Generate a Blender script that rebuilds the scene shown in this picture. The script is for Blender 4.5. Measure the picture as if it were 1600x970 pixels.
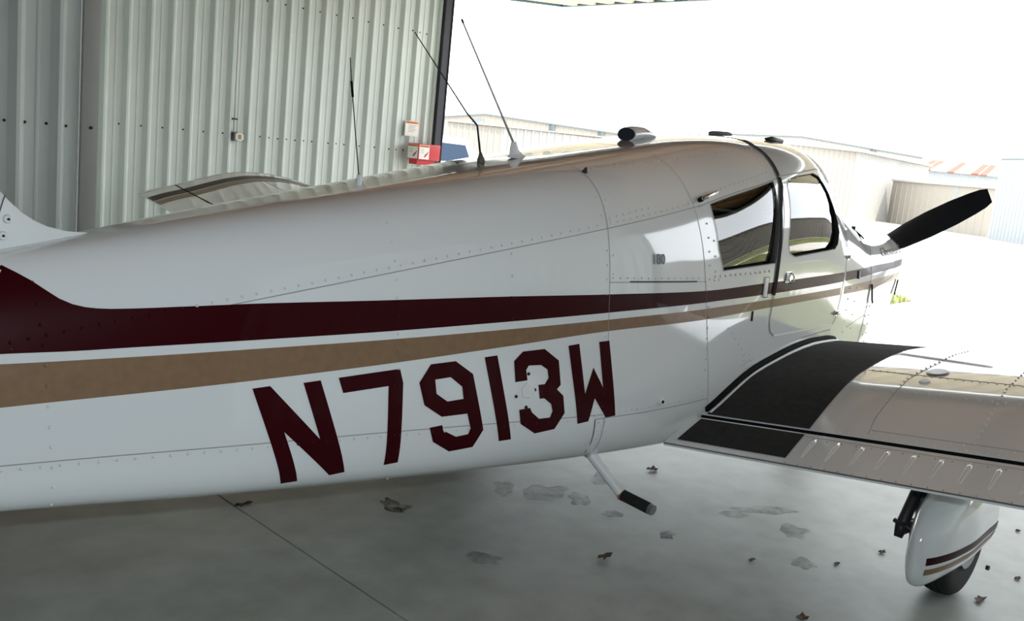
import bpy, bmesh, math, random
from mathutils import Vector, Matrix
from mathutils.geometry import tessellate_polygon
for o in list(bpy.data.objects): bpy.data.objects.remove(o)
scene=bpy.context.scene
COL=scene.collection
R=random.Random(7)
# ------------------------------------------------------------------ camera
CAM=(-3.12034,-2.73102,1.56965); YAW,PITCH,ROLL,FPX=0.77699,0.16437,0.10245,1478.825
cd=bpy.data.cameras.new('camera'); cam=bpy.data.objects.new('camera',cd); COL.objects.link(cam)
fw=Vector((math.cos(YAW)*math.cos(PITCH),math.sin(YAW)*math.cos(PITCH),-math.sin(PITCH)))
rt=Vector((math.sin(YAW),-math.cos(YAW),0)); up=rt.cross(fw)
rr=math.cos(ROLL)*rt+math.sin(ROLL)*up; uu=-math.sin(ROLL)*rt+math.cos(ROLL)*up
cam.matrix_world=Matrix(((rr.x,uu.x,-fw.x,CAM[0]),(rr.y,uu.y,-fw.y,CAM[1]),(rr.z,uu.z,-fw.z,CAM[2]),(0,0,0,1)))
cd.sensor_width=36; cd.lens=FPX/1600*36; cd.clip_end=2000; cd.clip_start=.05
scene.camera=cam
# ------------------------------------------------------------------ world, sun, flash, exposure
w=bpy.data.worlds.new('sky'); scene.world=w; w.use_nodes=True
bg=w.node_tree.nodes['Background']; bg.inputs[0].default_value=(.90,.955,1,1); bg.inputs[1].default_value=1.8
sd=bpy.data.lights.new('sun','SUN'); sd.energy=3.0; sd.angle=.02; sd.color=(1,.95,.87)
sun=bpy.data.objects.new('sun',sd); COL.objects.link(sun)
sun.rotation_euler=Vector((.02,-.45,.86)).to_track_quat('Z','Y').to_euler()
fd=bpy.data.lights.new('flash','AREA'); fd.shape='RECTANGLE'; fd.size=.06; fd.size_y=.03; fd.energy=17; fd.color=(.80,.92,1)
fl=bpy.data.objects.new('flash',fd); COL.objects.link(fl)
fl.matrix_world=Matrix.Translation(uu*.13)@cam.matrix_world
vs=scene.view_settings; vs.view_transform='Standard'; vs.look='None'; vs.gamma=1; vs.exposure=1.33; vs.use_curve_mapping=False
scene.display_settings.display_device='sRGB'
# ------------------------------------------------------------------ helpers
def srgb(r,g,b):
    f=lambda v:(v/255/12.92 if v/255<=.04045 else ((v/255+.055)/1.055)**2.4)
    return (f(r),f(g),f(b),1)
MATS={}
def mat(name,col,rough=.5,metal=0,spec=.5,coat=0,noise=None,bump=None,emit=None):
    if name in MATS:return MATS[name]
    m=bpy.data.materials.new(name); m.use_nodes=True; nt=m.node_tree; b=nt.nodes['Principled BSDF']
    b.inputs['Base Color'].default_value=col; b.inputs['Roughness'].default_value=rough; b.inputs['Metallic'].default_value=metal
    b.inputs['Specular IOR Level'].default_value=spec; b.inputs['Coat Weight'].default_value=coat; b.inputs['Coat Roughness'].default_value=.02; b.inputs['Coat IOR'].default_value=1.6
    tc=nt.nodes.new('ShaderNodeTexCoord')
    if noise:
        sc,c2,lo,hi=noise
        n=nt.nodes.new('ShaderNodeTexNoise'); n.inputs['Scale'].default_value=sc; n.inputs['Detail'].default_value=6
        nt.links.new(tc.outputs['Object'],n.inputs['Vector'])
        rp=nt.nodes.new('ShaderNodeValToRGB'); rp.color_ramp.elements[0].position=lo; rp.color_ramp.elements[1].position=hi
        rp.color_ramp.elements[0].color=col; rp.color_ramp.elements[1].color=c2
        nt.links.new(n.outputs['Fac'],rp.inputs[0]); nt.links.new(rp.outputs[0],b.inputs['Base Color'])
    if bump:
        sc,st,di=bump
        n=nt.nodes.new('ShaderNodeTexNoise'); n.inputs['Scale'].default_value=sc; n.inputs['Detail'].default_value=3
        nt.links.new(tc.outputs['Object'],n.inputs['Vector'])
        bp=nt.nodes.new('ShaderNodeBump'); bp.inputs['Strength'].default_value=st; bp.inputs['Distance'].default_value=di
        nt.links.new(n.outputs['Fac'],bp.inputs['Height']); nt.links.new(bp.outputs[0],b.inputs['Normal'])
        if coat: nt.links.new(bp.outputs[0],b.inputs['Coat Normal'])
    MATS[name]=m; return m
def glass_mat(name,tint,ior=1.5,refl=1.0):
    m=bpy.data.materials.new(name); m.use_nodes=True; nt=m.node_tree; nt.nodes.clear()
    o=nt.nodes.new('ShaderNodeOutputMaterial'); mx=nt.nodes.new('ShaderNodeMixShader'); t=nt.nodes.new('ShaderNodeBsdfTransparent'); g=nt.nodes.new('ShaderNodeBsdfGlossy'); f=nt.nodes.new('ShaderNodeFresnel')
    f.inputs[0].default_value=ior; t.inputs[0].default_value=tint; g.inputs['Roughness'].default_value=.01
    mu=nt.nodes.new('ShaderNodeMath'); mu.operation='MULTIPLY'; mu.inputs[1].default_value=refl; mu.use_clamp=True
    nt.links.new(f.outputs[0],mu.inputs[0]); nt.links.new(mu.outputs[0],mx.inputs[0]); nt.links.new(t.outputs[0],mx.inputs[1]); nt.links.new(g.outputs[0],mx.inputs[2]); nt.links.new(mx.outputs[0],o.inputs[0])
    MATS[name]=m; return m
WHITE=mat('white_paint',srgb(224,226,226),.10,coat=1)
MAROON=mat('maroon_paint',srgb(50,3,10),.3,spec=.1,coat=.08)
TAN=mat('tan_paint',srgb(126,99,74),.35,spec=.3,coat=.2,noise=(40,srgb(134,106,80),.3,.7))
SEAM=mat('seam_sealant',srgb(150,148,142),.6)
RUBBER=mat('black_rubber',srgb(10,11,12),.8,spec=.15)
RIVET=mat('rivet_paint',srgb(212,213,210),.3)
WALK=mat('wing_walk_grit',srgb(22,22,22),.95,noise=(30,srgb(34,34,32),.35,.7),bump=(400,.5,.002))
CHROME=mat('chrome',(.75,.76,.78,1),.12,metal=1)
STEEL=mat('dark_steel',srgb(52,52,54),.45,metal=.6)
PROP=mat('prop_black',srgb(10,19,30),.6,spec=.3)
TYRE=mat('tyre_rubber',srgb(26,26,27),.8)
WHITEM=mat('white_matte',srgb(225,226,226),.4)
ALU=mat('bare_aluminium',srgb(150,152,155),.35,metal=.8)
LINER=mat('cabin_lining',srgb(78,74,68),.9)
SEAT=mat('seat_fabric',srgb(70,66,62),.95,bump=(60,.3,.01))
GLASS=glass_mat('window_acrylic',(.55,.60,.62,1),1.5,3.0)
WALL=mat('wall_metal',srgb(219,228,224),.38,noise=(1.3,srgb(211,220,216),.35,.7))
CEIL=mat('ceiling_metal',srgb(160,124,90),.55)
CREAM=mat('cream_metal',srgb(226,216,190),.45)
NAVY=mat('navy_steel',srgb(22,24,40),.45)
RED=mat('red_paint',srgb(196,30,42),.35)
PAPER=mat('sign_white',srgb(236,236,232),.5)
ORANGE=mat('sign_orange',srgb(226,112,36),.5)
INK=mat('sign_ink',srgb(40,40,42),.6)
GREYINK=mat('sign_grey_print',srgb(150,150,150),.6)
def link(o,parent=None):
    COL.objects.link(o)
    if parent is not None:
        o.parent=parent; o.matrix_parent_inverse=Matrix.Translation(-Vector(base_of(parent)))
    return o
def base_of(o):
    b=Vector((0,0,0))
    if o.get('_b') is not None: b=Vector(o['_b'])
    return b
def mk(name,verts,faces,m,parent=None,smooth=False,normals=None,kind=None,label=None):
    me=bpy.data.meshes.new(name); me.from_pydata([tuple(v) for v in verts],[],faces); me.update()
    if smooth or normals: me.shade_smooth()
    if normals: me.normals_split_custom_set_from_vertices([tuple(n) for n in normals])
    me.materials.append(m)
    o=bpy.data.objects.new(name,me); link(o,parent)
    if kind:o['kind']=kind
    if label:o['label']=label
    return o
def thing(name,label,cat,loc=(0,0,0),group=None):
    o=bpy.data.objects.new(name,None); COL.objects.link(o); o.location=loc; o.empty_display_size=.2
    o['_b']=tuple(loc); o['label']=label; o['category']=cat
    if group:o['group']=group
    return o
def tag(o,label,cat,group=None):
    o['label']=label;o['category']=cat
    if group:o['group']=group
    return o
class MB:
    def __init__(s): s.v=[];s.f=[]
    def add(s,vs,fs):
        n=len(s.v); s.v+= [Vector(v) for v in vs]; s.f+=[tuple(i+n for i in f) for f in fs]; return s
    def box(s,a,b,M=None):
        x0,y0,z0=a;x1,y1,z1=b
        vs=[Vector(p) for p in ((x0,y0,z0),(x1,y0,z0),(x1,y1,z0),(x0,y1,z0),(x0,y0,z1),(x1,y0,z1),(x1,y1,z1),(x0,y1,z1))]
        if M:vs=[M@v for v in vs]
        return s.add(vs,[(0,3,2,1),(4,5,6,7),(0,1,5,4),(1,2,6,5),(2,3,7,6),(3,0,4,7)])
    def tube(s,pts,rad,n=12,cap=True,flat=None):
        pts=[Vector(p) for p in pts]; rads=rad if isinstance(rad,(list,tuple)) else [rad]*len(pts)
        vs=[];ref=None
        for i,p in enumerate(pts):
            d=(pts[min(i+1,len(pts)-1)]-pts[max(i-1,0)]).normalized()
            if ref is None: ref=d.orthogonal().normalized() if abs(d.z)>.99 or True else None
            a=(ref-d*ref.dot(d)).normalized(); ref=a; b=d.cross(a)
            for k in range(n):
                t=2*math.pi*k/n; vs.append(p+(a*math.cos(t)+b*math.sin(t))*rads[i])
        fs=[]
        for i in range(len(pts)-1):
            for k in range(n):
                fs.append((i*n+k,i*n+(k+1)%n,(i+1)*n+(k+1)%n,(i+1)*n+k))
        if cap: fs+= [tuple(range(n-1,-1,-1)),tuple((len(pts)-1)*n+k for k in range(n))]
        return s.add(vs,fs)
    def loft(s,rings,cap=True):
        n=len(rings[0]);vs=[v for r in rings for v in r];fs=[]
        for i in range(len(rings)-1):
            for k in range(n): fs.append((i*n+k,i*n+(k+1)%n,(i+1)*n+(k+1)%n,(i+1)*n+k))
        if cap: fs+= [tuple(range(n-1,-1,-1)),tuple((len(rings)-1)*n+k for k in range(n))]
        return s.add(vs,fs)
    def build(s,name,m,parent=None,smooth=False,**k): 
        o=mk(name,s.v,s.f,m,parent,smooth,**k)
        return o
def autosmooth(o,ang=40):
    me=o.data; me.shade_smooth()
    bm=bmesh.new(); bm.from_mesh(me)
    for e in bm.edges:
        if len(e.link_faces)==2 and e.calc_face_angle(0)>math.radians(ang): e.smooth=False
    bm.to_mesh(me); bm.free(); return o
def bevel(o,wid,seg=2):
    bm=bmesh.new(); bm.from_mesh(o.data)
    bmesh.ops.bevel(bm,geom=bm.edges[:],offset=wid,segments=seg,affect='EDGES',profile=.6)
    bm.to_mesh(o.data); bm.free(); return autosmooth(o,50)
def text_geo(s,size,shear=0):
    cu=bpy.data.curves.new('t','FONT'); cu.body=s; cu.size=size; cu.shear=shear; cu.resolution_u=3; cu.extrude=0
    o=bpy.data.objects.new('t',cu); COL.objects.link(o)
    me=bpy.data.meshes.new_from_object(o.evaluated_get(bpy.context.evaluated_depsgraph_get()))
    vs=[v.co.copy() for v in me.vertices]; fs=[tuple(p.vertices) for p in me.polygons]
    bpy.data.objects.remove(o); bpy.data.curves.remove(cu); bpy.data.meshes.remove(me)
    return vs,fs
# station: half width at mid height, tumblehome, upper exponent, top z, bottom z, lower exponent
STA=[(-3.75,.030,.02,2.2,1.00,.62,3.0),
(-3.30,.075,.06,2.2,1.045,.565,4.0),
(-2.80,.130,.10,2.3,1.105,.525,5.5),
(-2.25,.200,.12,2.8,1.192,.490,6.2),
(-1.75,.288,.11,3.3,1.296,.457,6.4),
(-1.23,.377,.09,3.8,1.394,.430,6.4),
(-.80,.455,.095,4.0,1.476,.414,6.2),
(-.36,.530,.105,3.9,1.560,.404,6.0),
(.21,.590,.10,3.1,1.665,.400,6.0),
(.72,.596,.015,3.4,1.740,.400,6.0),
(1.15,.583,.015,3.4,1.768,.400,5.6),
(1.33,.575,.02,3.1,1.718,.400,5.4),
(1.50,.564,.03,2.7,1.630,.405,5.0),
(1.72,.548,.03,2.8,1.508,.420,4.0),
(1.88,.535,.03,3.0,1.410,.440,3.2),
(2.05,.503,-.04,3.2,1.372,.460,2.9),
(2.30,.440,-.13,3.5,1.352,.490,2.4),
(2.50,.372,-.20,3.5,1.335,.530,2.1),
(2.58,.322,-.20,3.1,1.305,.570,2.1),
(2.61,.270,-.20,2.6,1.265,.630,2.1)]
def _pchip(xs,ys):
    n=len(xs);h=[xs[i+1]-xs[i] for i in range(n-1)];d=[(ys[i+1]-ys[i])/h[i] for i in range(n-1)]
    m=[0]*n
    for i in range(1,n-1):
        if d[i-1]*d[i]>0:
            w1=2*h[i]+h[i-1];w2=h[i]+2*h[i-1];m[i]=(w1+w2)/(w1/d[i-1]+w2/d[i])
    m[0]=d[0];m[-1]=d[-1]
    def f(x):
        if x<=xs[0]:return ys[0]
        if x>=xs[-1]:return ys[-1]
        i=0
        while xs[i+1]<x:i+=1
        t=(x-xs[i])/h[i];t2=t*t;t3=t2*t
        return (2*t3-3*t2+1)*ys[i]+(t3-2*t2+t)*h[i]*m[i]+(-2*t3+3*t2)*ys[i+1]+(t3-t2)*h[i]*m[i+1]
    return f
_F=[_pchip([s[0] for s in STA],[s[j] for s in STA]) for j in range(1,7)]
_cache={}
def spar(X):
    k=round(X,5)
    if k not in _cache:_cache[k]=tuple(f(X) for f in _F)
    return _cache[k]
def half(X,z):
    w,k,nu,t,b,nl=spar(X);zc=.5*(t+b);e=(z-zc)/(.5*(t-b))
    if abs(e)>=1:return 0.
    n=nu if e>0 else nl
    return max(0,(w-k*(z-zc)))*(1-abs(e)**n)**(1/n)
def spt(X,a):
    """a in [-1,1]: bottom centre to top centre on the right side; returns (y>=0,z)"""
    w,k,nu,t,b,nl=spar(X);zc=.5*(t+b);hh=.5*(t-b)
    n=nu if a>0 else nl
    # blend angle so that samples stay even
    th=abs(a)*math.pi/2
    s,cs=math.sin(th),math.cos(th)
    den=(abs(s)**n+abs(cs)**n)**(1/n)
    e=s/den;q=cs/den
    z=zc+math.copysign(e,a)*hh
    return max(0,(w-k*(z-zc)))*q,z
_pr=_pchip([0,.11,.228,.396,.56,.74,.9,1.02,1.175,1.30,1.42,1.50,1.56,1.59,1.6],[.472,.520,.568,.642,.703,.748,.780,.797,.808,.808,.795,.775,.745,.718,.69])
_pl=_pchip([0,.12,.285,.485,.65,.82,.995,1.18,1.37,1.48,1.55,1.59,1.6],[0,.04,.083,.144,.187,.215,.22,.204,.172,.145,.12,.095,.07])
def zr(X,Y): return _pr(X)+.142*(abs(Y)-.58)
def zl(X,Y): return _pl(X)+.977-.135*(4.48-abs(Y))
# ------------------------------------------------------------------ hangar shell
YW=6.0; XD=4.10; HZ=3.75; XJ=-1.02; YN=2.70; XB=-7.0; YNR=-5.5
def concrete(name,a,b,rough,scale):
    m=bpy.data.materials.new(name); m.use_nodes=True; nt=m.node_tree; bs=nt.nodes['Principled BSDF']
    tc=nt.nodes.new('ShaderNodeTexCoord')
    n1=nt.nodes.new('ShaderNodeTexNoise'); n1.inputs['Scale'].default_value=scale; n1.inputs['Detail'].default_value=8; n1.inputs['Roughness'].default_value=.62
    n2=nt.nodes.new('ShaderNodeTexNoise'); n2.inputs['Scale'].default_value=scale*11; n2.inputs['Detail'].default_value=4
    mp=nt.nodes.new('ShaderNodeMapping'); mp.inputs['Scale'].default_value=(1,1.6,1)
    nt.links.new(tc.outputs['Object'],mp.inputs[0]); nt.links.new(mp.outputs[0],n1.inputs['Vector']); nt.links.new(tc.outputs['Object'],n2.inputs['Vector'])
    ad=nt.nodes.new('ShaderNodeMath'); ad.operation='MULTIPLY_ADD'; ad.inputs[1].default_value=.35; nt.links.new(n2.outputs['Fac'],ad.inputs[0]); nt.links.new(n1.outputs['Fac'],ad.inputs[2])
    rp=nt.nodes.new('ShaderNodeValToRGB'); e=rp.color_ramp.elements; e[0].position=.50; e[1].position=.86; e[0].color=a; e[1].color=b
    nt.links.new(ad.outputs[0],rp.inputs[0]); nt.links.new(rp.outputs[0],bs.inputs['Base Color'])
    bs.inputs['Roughness'].default_value=rough; bs.inputs['Specular IOR Level'].default_value=.5
    r2=nt.nodes.new('ShaderNodeMapRange'); r2.inputs['To Min'].default_value=rough-.08; r2.inputs['To Max'].default_value=rough+.12; nt.links.new(n1.outputs['Fac'],r2.inputs[0]); nt.links.new(r2.outputs[0],bs.inputs['Roughness'])
    bp=nt.nodes.new('ShaderNodeBump'); bp.inputs['Strength'].default_value=.08; bp.inputs['Distance'].default_value=.004; nt.links.new(n2.outputs['Fac'],bp.inputs['Height']); nt.links.new(bp.outputs[0],bs.inputs['Normal'])
    MATS[name]=m; return m
FLOORM=concrete('floor_concrete',srgb(126,127,119),srgb(168,171,165),.48,.55)
APRONM=concrete('apron_concrete',srgb(184,178,168),srgb(202,196,187),.7,.3)
JOINT=mat('joint_dark',srgb(46,44,40),.9)
floor=MB().box((XB-.1,-YW-.1,-.30),(XD+.3,YW+.1,-.016)).build('floor',JOINT,kind='structure')
# slabs: the joint across the tail bay lies at X=-1.19
for x0,x1 in ((XB-.05,-1.196),(-1.188,XD+.25)):
    for y0,y1 in ((-YW-.1,-2.004),(-1.996,2.4),(2.408,YW+.1)):
        MB().box((x0,y0,-.1),(x1,y1,0)).build('floor_slab',FLOORM,floor)
def ribbed(x0,x1,z0,z1,ribs,minors,h=.040,wb=.084,wt=.018):
    """profile along u in [x0,x1]; returns verts (u,out,z) and faces of a sheet with thickness"""
    prof=[(x0,0)]
    ev=[]
    for r in ribs: ev.append((r,[(r-wb/2,0),(r-wt/2,h),(r+wt/2,h),(r+wb/2,0)]))
    for r in minors: ev.append((r,[(r-.012,0),(r-.005,.006),(r+.005,.006),(r+.012,0)]))
    for r,p in sorted(ev): prof+= [q for q in p if x0<q[0]<x1]
    prof.append((x1,0))
    n=len(prof); vs=[];
    for z in (z0,z1): vs+=[(u,o,z) for u,o in prof]
    vs+=[(x0,-.012,z0),(x1,-.012,z0),(x0,-.012,z1),(x1,-.012,z1)]
    fs=[(i,i+1,n+i+1,n+i) for i in range(n-1)]
    b=2*n; fs+=[(b+1,b,b+2,b+3),tuple([b]+list(range(0,n))+[b+1])[::-1],tuple([b+2]+list(range(n,2*n))+[b+3])]
    return vs,fs
def wall(name,U,V,origin,length,z1,rib0,pitch=.2035,z0=0,m=WALL,screws=(1.47,2.80),sheet=3,kind='structure'):
    """U: unit direction along the wall, V: outward-to-room normal. rib0: first rib offset"""
    U=Vector(U);V=Vector(V);O=Vector(origin)
    back=MB()
    def T(p): return O+U*p[0]+V*p[1]+Vector((0,0,p[2]))
    cs=[(0,-.06,z0),(length,-.06,z0),(length,-.014,z0),(0,-.014,z0),(0,-.06,z1),(length,-.06,z1),(length,-.014,z1),(0,-.014,z1)]
    back.add([T(p) for p in cs],[(0,3,2,1),(4,5,6,7),(0,1,5,4),(1,2,6,5),(2,3,7,6),(3,0,4,7)])
    W=back.build(name,mat('wall_backing',srgb(120,122,118),.8),kind=kind)
    u=0;k=rib0
    first=math.ceil((0-rib0)/pitch)
    ribs=[rib0+i*pitch for i in range(first,int((length-rib0)/pitch)+1)]
    edge=[0]+[r+pitch*.36 for i,r in enumerate(ribs) if i%sheet==sheet-1 and r+pitch*.36<length-.02]+[length]
    flip=U.cross(Vector((0,0,1))).dot(V)<0
    for a,b in zip(edge[:-1],edge[1:]):
        vs,fs=ribbed(a+.0005,b-.0005,z0,z1,[r for r in ribs if a<r<b],[r+pitch/2 for r in [ribs[0]-pitch]+ribs if a<r+pitch/2<b])
        if flip: fs=[f[::-1] for f in fs]
        mk('wall_panel',[T(v) for v in vs],fs,m,W)
    sb=MB()
    for z in screws:
        if z>z1: continue
        for r in ribs:
            for du in ((-.055,) if R.random()<.75 else (-.055,.045)):
                c=T((r+du,.0,z+R.uniform(-.004,.004)));
                if 0<r+du<length: sb.tube([c,c+V*.010],[.009,.006],6)
    if sb.v: sb.build('screw',STEEL,W,kind='stuff')
    return W
wl=wall('wall_left',(1,0,0),(0,-1,0),(-2.6,YW,0),XD-.02+2.6,HZ,.31+2.6)
wn=wall('wall_left_rear',(1,0,0),(0,-1,0),(XB,YN,0),-1.115-XB,HZ,-1.433-XB,pitch=.2075)
# corner flashing at the end of the rear bay wall
fo=MB().box((-1.112,YN-.035,0),(XJ,YN-.006,HZ)).build('corner_flashing',mat('flashing_metal',srgb(168,170,166),.45),wn)
bevel(fo,.006)
MB().tube([(-1.06,YN-.034,1.47),(-1.06,YN-.046,1.47)],[.01,.007],8).build('screw',STEEL,wn)
wall('wall_left_return',(0,1,0),(1,0,0),(XJ,YN,0),YW-YN,HZ,.1)
wall('wall_right',(-1,0,0),(0,1,0),(XD-.02,-YW,0),XD-.02+2.6,HZ,.12)
wall('wall_right_return',(0,-1,0),(1,0,0),(XJ,YNR,0),YW+YNR,HZ,.1)
DIMBAY=mat('dim_bay_lining',srgb(98,80,62),.8,noise=(2,srgb(84,68,52),.3,.7))  # dark brown put on the unseen rear walls to dim the tail bay
wall('wall_right_rear',(-1,0,0),(0,1,0),(XJ,YNR,0),XJ-XB,HZ,.1,m=DIMBAY)
wall('wall_back',(0,-1,0),(1,0,0),(XB,YN,0),YN-YNR,HZ,.1,m=DIMBAY)
ceil=MB().box((XB-.1,-YW-.1,HZ+.06),(XD+.2,YW+.1,HZ+.14)).build('ceiling',CEIL,kind='structure')
for i in range(11):
    y=-5.6+i*1.12
    MB().box((XB-.05,y-.035,HZ-.12),(XD+.1,y+.035,HZ+.06)).build('purlin',CEIL,ceil)
for x in (-3.2,-1.0,1.4,3.9):
    MB().box((x-.07,-YW+.1,HZ-.30),(x+.07,YW-.1,HZ-.12)).build('rafter',NAVY if x>3 else CEIL,ceil)
# wall edge trim and steel door posts
MB().box((XD-.03,YW-.035,0),(XD+.0,YW+.05,HZ)).build('trim_left',WALL,kind='structure')
def post(y,label):
    t=thing('door_post',label,'post',(XD+.065,y,0),'steel door posts')
    b=MB(); b.box((XD+.005,y-.055,0),(XD+.018,y+.055,3.62)); b.box((XD+.112,y-.055,0),(XD+.125,y+.055,3.62)); b.build('flange',NAVY,t)
    MB().box((XD+.018,y-.045,0),(XD+.112,y+.045,3.62)).build('web',NAVY,t)
    MB().box((XD-.03,y-.09,0),(XD+.16,y+.09,.015)).build('base_plate',NAVY,t)
    return t
post(YW-.03,'dark navy steel post at the far end of the left corrugated wall')
post(-YW+.03,'dark navy steel post at the open end of the right wall')
# overhead door raised as a canopy: ribs run outwards
dr=thing('overhead_door','raised cream corrugated overhead door seen from below at the top','hangar door',(XD+.1,0,3.34))
def cz(x): return 3.30+.0917*(x-XD)
def canopy():
    x0,x1=XD+.14,6.09
    n=26; pitch=.3; Y0=-1.8
    for i in range(n):
        y=Y0+i*pitch
        b=MB()
        prof=[(y,0),(y+pitch*.30,0),(y+pitch*.40,.05),(y+pitch*.9,.05),(y+pitch,0)]
        vs=[];
        for x in (x0,x1):
            vs+=[(x,p,cz(x)+q) for p,q in prof]+[(x,y+pitch,cz(x)+.065),(x,y,cz(x)+.065)]
        m=len(prof)+2
        fs=[(k,(k+1)%m,m+(k+1)%m,m+k) for k in range(m)]+[tuple(range(m))[::-1],tuple(range(m,2*m))]
        b.add(vs,fs).build('door_panel',CREAM,dr)
    MB().box((x1-.02,Y0,cz(x1)-.008),(x1+.03,YW,cz(x1)+.07)).build('edge_trim',mat('teal_trim',srgb(70,96,104),.5),dr)
    for s in (Y0/YW,1):
        b=MB(); b.add([(x0,s*YW-.02,cz(x0)-.005),(x1,s*YW-.02,cz(x1)-.005),(x1,s*YW+.02,cz(x1)-.005),(x0,s*YW+.02,cz(x0)-.005),(x0,s*YW-.02,cz(x0)+.07),(x1,s*YW-.02,cz(x1)+.07),(x1,s*YW+.02,cz(x1)+.07),(x0,s*YW+.02,cz(x0)+.07)],[(0,3,2,1),(4,5,6,7),(0,1,5,4),(1,2,6,5),(2,3,7,6),(3,0,4,7)])
        b.build('side_trim',MATS['teal_trim'],dr)
canopy()
MB().box((XD-.02,-YW,3.42),(XD+.10,YW,HZ+.1)).build('trim_header',WALL,kind='structure')
# ------------------------------------------------------------------ outdoors: apron, grass, hangars, car, trees
def gz(x): return -.016*(x-4.5) if x>4.5 else 0.
ap=mk('apron',[(XD+.3,-140,-.02),(XD+.3,140,-.02),(220,140,gz(220)-.02),(220,-140,gz(220)-.02)],[(0,3,2,1)],mat('apron_joint',srgb(70,58,46),.9),kind='structure')
slabm=None
S=4.2
for i in range(12):
    for j in range(-5,12):
        x0=XD+.32+i*S; y0=-9+j*S
        if i>6 and j<-1: continue
        g=.02
        vs=[(x0+g,y0+g,gz(x0)),(x0+S-g,y0+g,gz(x0+S)),(x0+S-g,y0+S-g,gz(x0+S)),(x0+g,y0+S-g,gz(x0))]
        b=MB().add([(a,b_,c-.015) for a,b_,c in vs]+vs,[(4,5,6,7),(0,1,5,4),(1,2,6,5),(2,3,7,6),(3,0,4,7)])
        b.build('concrete_slab',APRONM,ap)
far=mk('apron_far',[(XD+.32+12*S,-140,gz(XD+.32+12*S)-.002),(220,-140,gz(220)-.002),(220,140,gz(220)-.002),(XD+.32+12*S,140,gz(XD+.32+12*S)-.002)],[(0,1,2,3)],APRONM,kind='structure')
for y0,y1 in ((-140,-30.02),(62.4,140)):
    mk('apron_side',[(XD+.32,y0,-.002),(XD+.32+12*S,y0,gz(XD+.32+12*S)-.002),(XD+.32+12*S,y1,gz(XD+.32+12*S)-.002),(XD+.32,y1,-.002)],[(0,1,2,3)],APRONM,kind='structure')
GRASS=mat('grass_blades',srgb(118,134,76),.8,noise=(2.5,srgb(150,152,96),.3,.7))
SOIL=mat('grass_soil',srgb(104,110,72),.95,noise=(3,srgb(124,118,84),.3,.7))
def grass(name,label,poly,n,h,seed,kindgrp):
    rr_=random.Random(seed)
    b=MB(); xs=[p[0] for p in poly]; ys=[p[1] for p in poly]
    def inside(x,y):
        c=False;j=len(poly)-1
        for i in range(len(poly)):
            if (poly[i][1]>y)!=(poly[j][1]>y) and x<(poly[j][0]-poly[i][0])*(y-poly[i][1])/(poly[j][1]-poly[i][1])+poly[i][0]: c=not c
            j=i
        return c
    k=0
    while k<n:
        x=rr_.uniform(min(xs),max(xs)); y=rr_.uniform(min(ys),max(ys))
        if not inside(x,y): continue
        k+=1
        a=rr_.uniform(0,6.28); hh=h*rr_.uniform(.5,1.2); wv=h*.10; z=gz(x)
        dx,dy=math.cos(a)*wv,math.sin(a)*wv; lx,ly=rr_.uniform(-.5,.5)*hh,rr_.uniform(-.5,.5)*hh
        b.add([(x-dx,y-dy,z),(x+dx,y+dy,z),(x+lx,y+ly,z+hh)],[(0,1,2)])
    g=b.build(name,GRASS,kind='stuff'); g['label']=label; g['category']='grass'
    soil=mk('grass_bed',[(x,y,gz(x)+.012) for x,y in poly],[tuple(range(len(poly)))],SOIL,g,kind='stuff')
    return g
grass('grass_patch','small green grass patch on the apron beyond the cowling',[(10.6,3.15),(12.1,3.32),(12.4,4.1),(13,9),(10.7,9)],9000,.11,3,None)
grass('grass_strip','long grass strip in front of the neighbouring hangar row on the right',[(9.2,-30),(9.2,-9.6),(12.6,-8.4),(26,-7.6),(60,-7.0),(60,-10.6),(27,-12.2),(13.4,-13.2),(13.2,-30)],16000,.16,4,None)
grass('grass_patch','green grass patch on the apron right of the hangar opening, mirrored in the door',[(4.6,-1.3),(8.6,-2.0),(11.5,-4.5),(11.8,-8.2),(4.6,-8.4)],15000,.10,6,None)
HW=mat('hangar_white_metal',srgb(166,164,159),.5); HC=mat('hangar_cream_metal',srgb(152,147,138),.5); HG=mat('hangar_grey_metal',srgb(148,152,155),.5); HR=mat('roof_dark_trim',srgb(92,104,108),.6)
HB=mat('hangar_brown_metal',srgb(112,106,98),.6); RUST=mat('rusty_roof',srgb(150,134,124),.7,noise=(.35,srgb(150,92,66),.45,.62)); DGLASS=mat('dark_window',srgb(120,130,145),.2)
def ribwall(P,Q,zt,pitch,m,parent,name='wall',h=.06,ztQ=None,wt=.35):
    P=Vector((P[0],P[1]));Q=Vector((Q[0],Q[1])); L=(Q-P).length;U=(Q-P)/L;N=Vector((U.y,-U.x))
    n=max(2,int(L/pitch)); p=L/n; prof=[]
    for i in range(n): prof+=[(i*p,0),(i*p+p*(1-wt-.16),0),(i*p+p*(1-wt-.04),h),(i*p+p*.96,h)]
    prof.append((L,0)); vs=[]
    for u,o in prof:
        q=P+U*u+N*o; vs.append((q.x,q.y,gz(q.x)-.3))
    for u,o in prof:
        q=P+U*u+N*o; vs.append((q.x,q.y,zt+((ztQ-zt)*u/L if ztQ is not None else 0)))
    k=len(prof)
    return mk(name,vs,[(i,i+1,k+i+1,k+i) for i in range(k-1)],m,parent)
def prism(poly,z0,z1): # poly in xy
    n=len(poly);vs=[(x,y,z0) for x,y in poly]+[(x,y,z1) for x,y in poly]
    fs=[tuple(range(n))[::-1],tuple(range(n,2*n))]+[(i,(i+1)%n,n+(i+1)%n,n+i) for i in range(n)]
    return vs,fs
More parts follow.
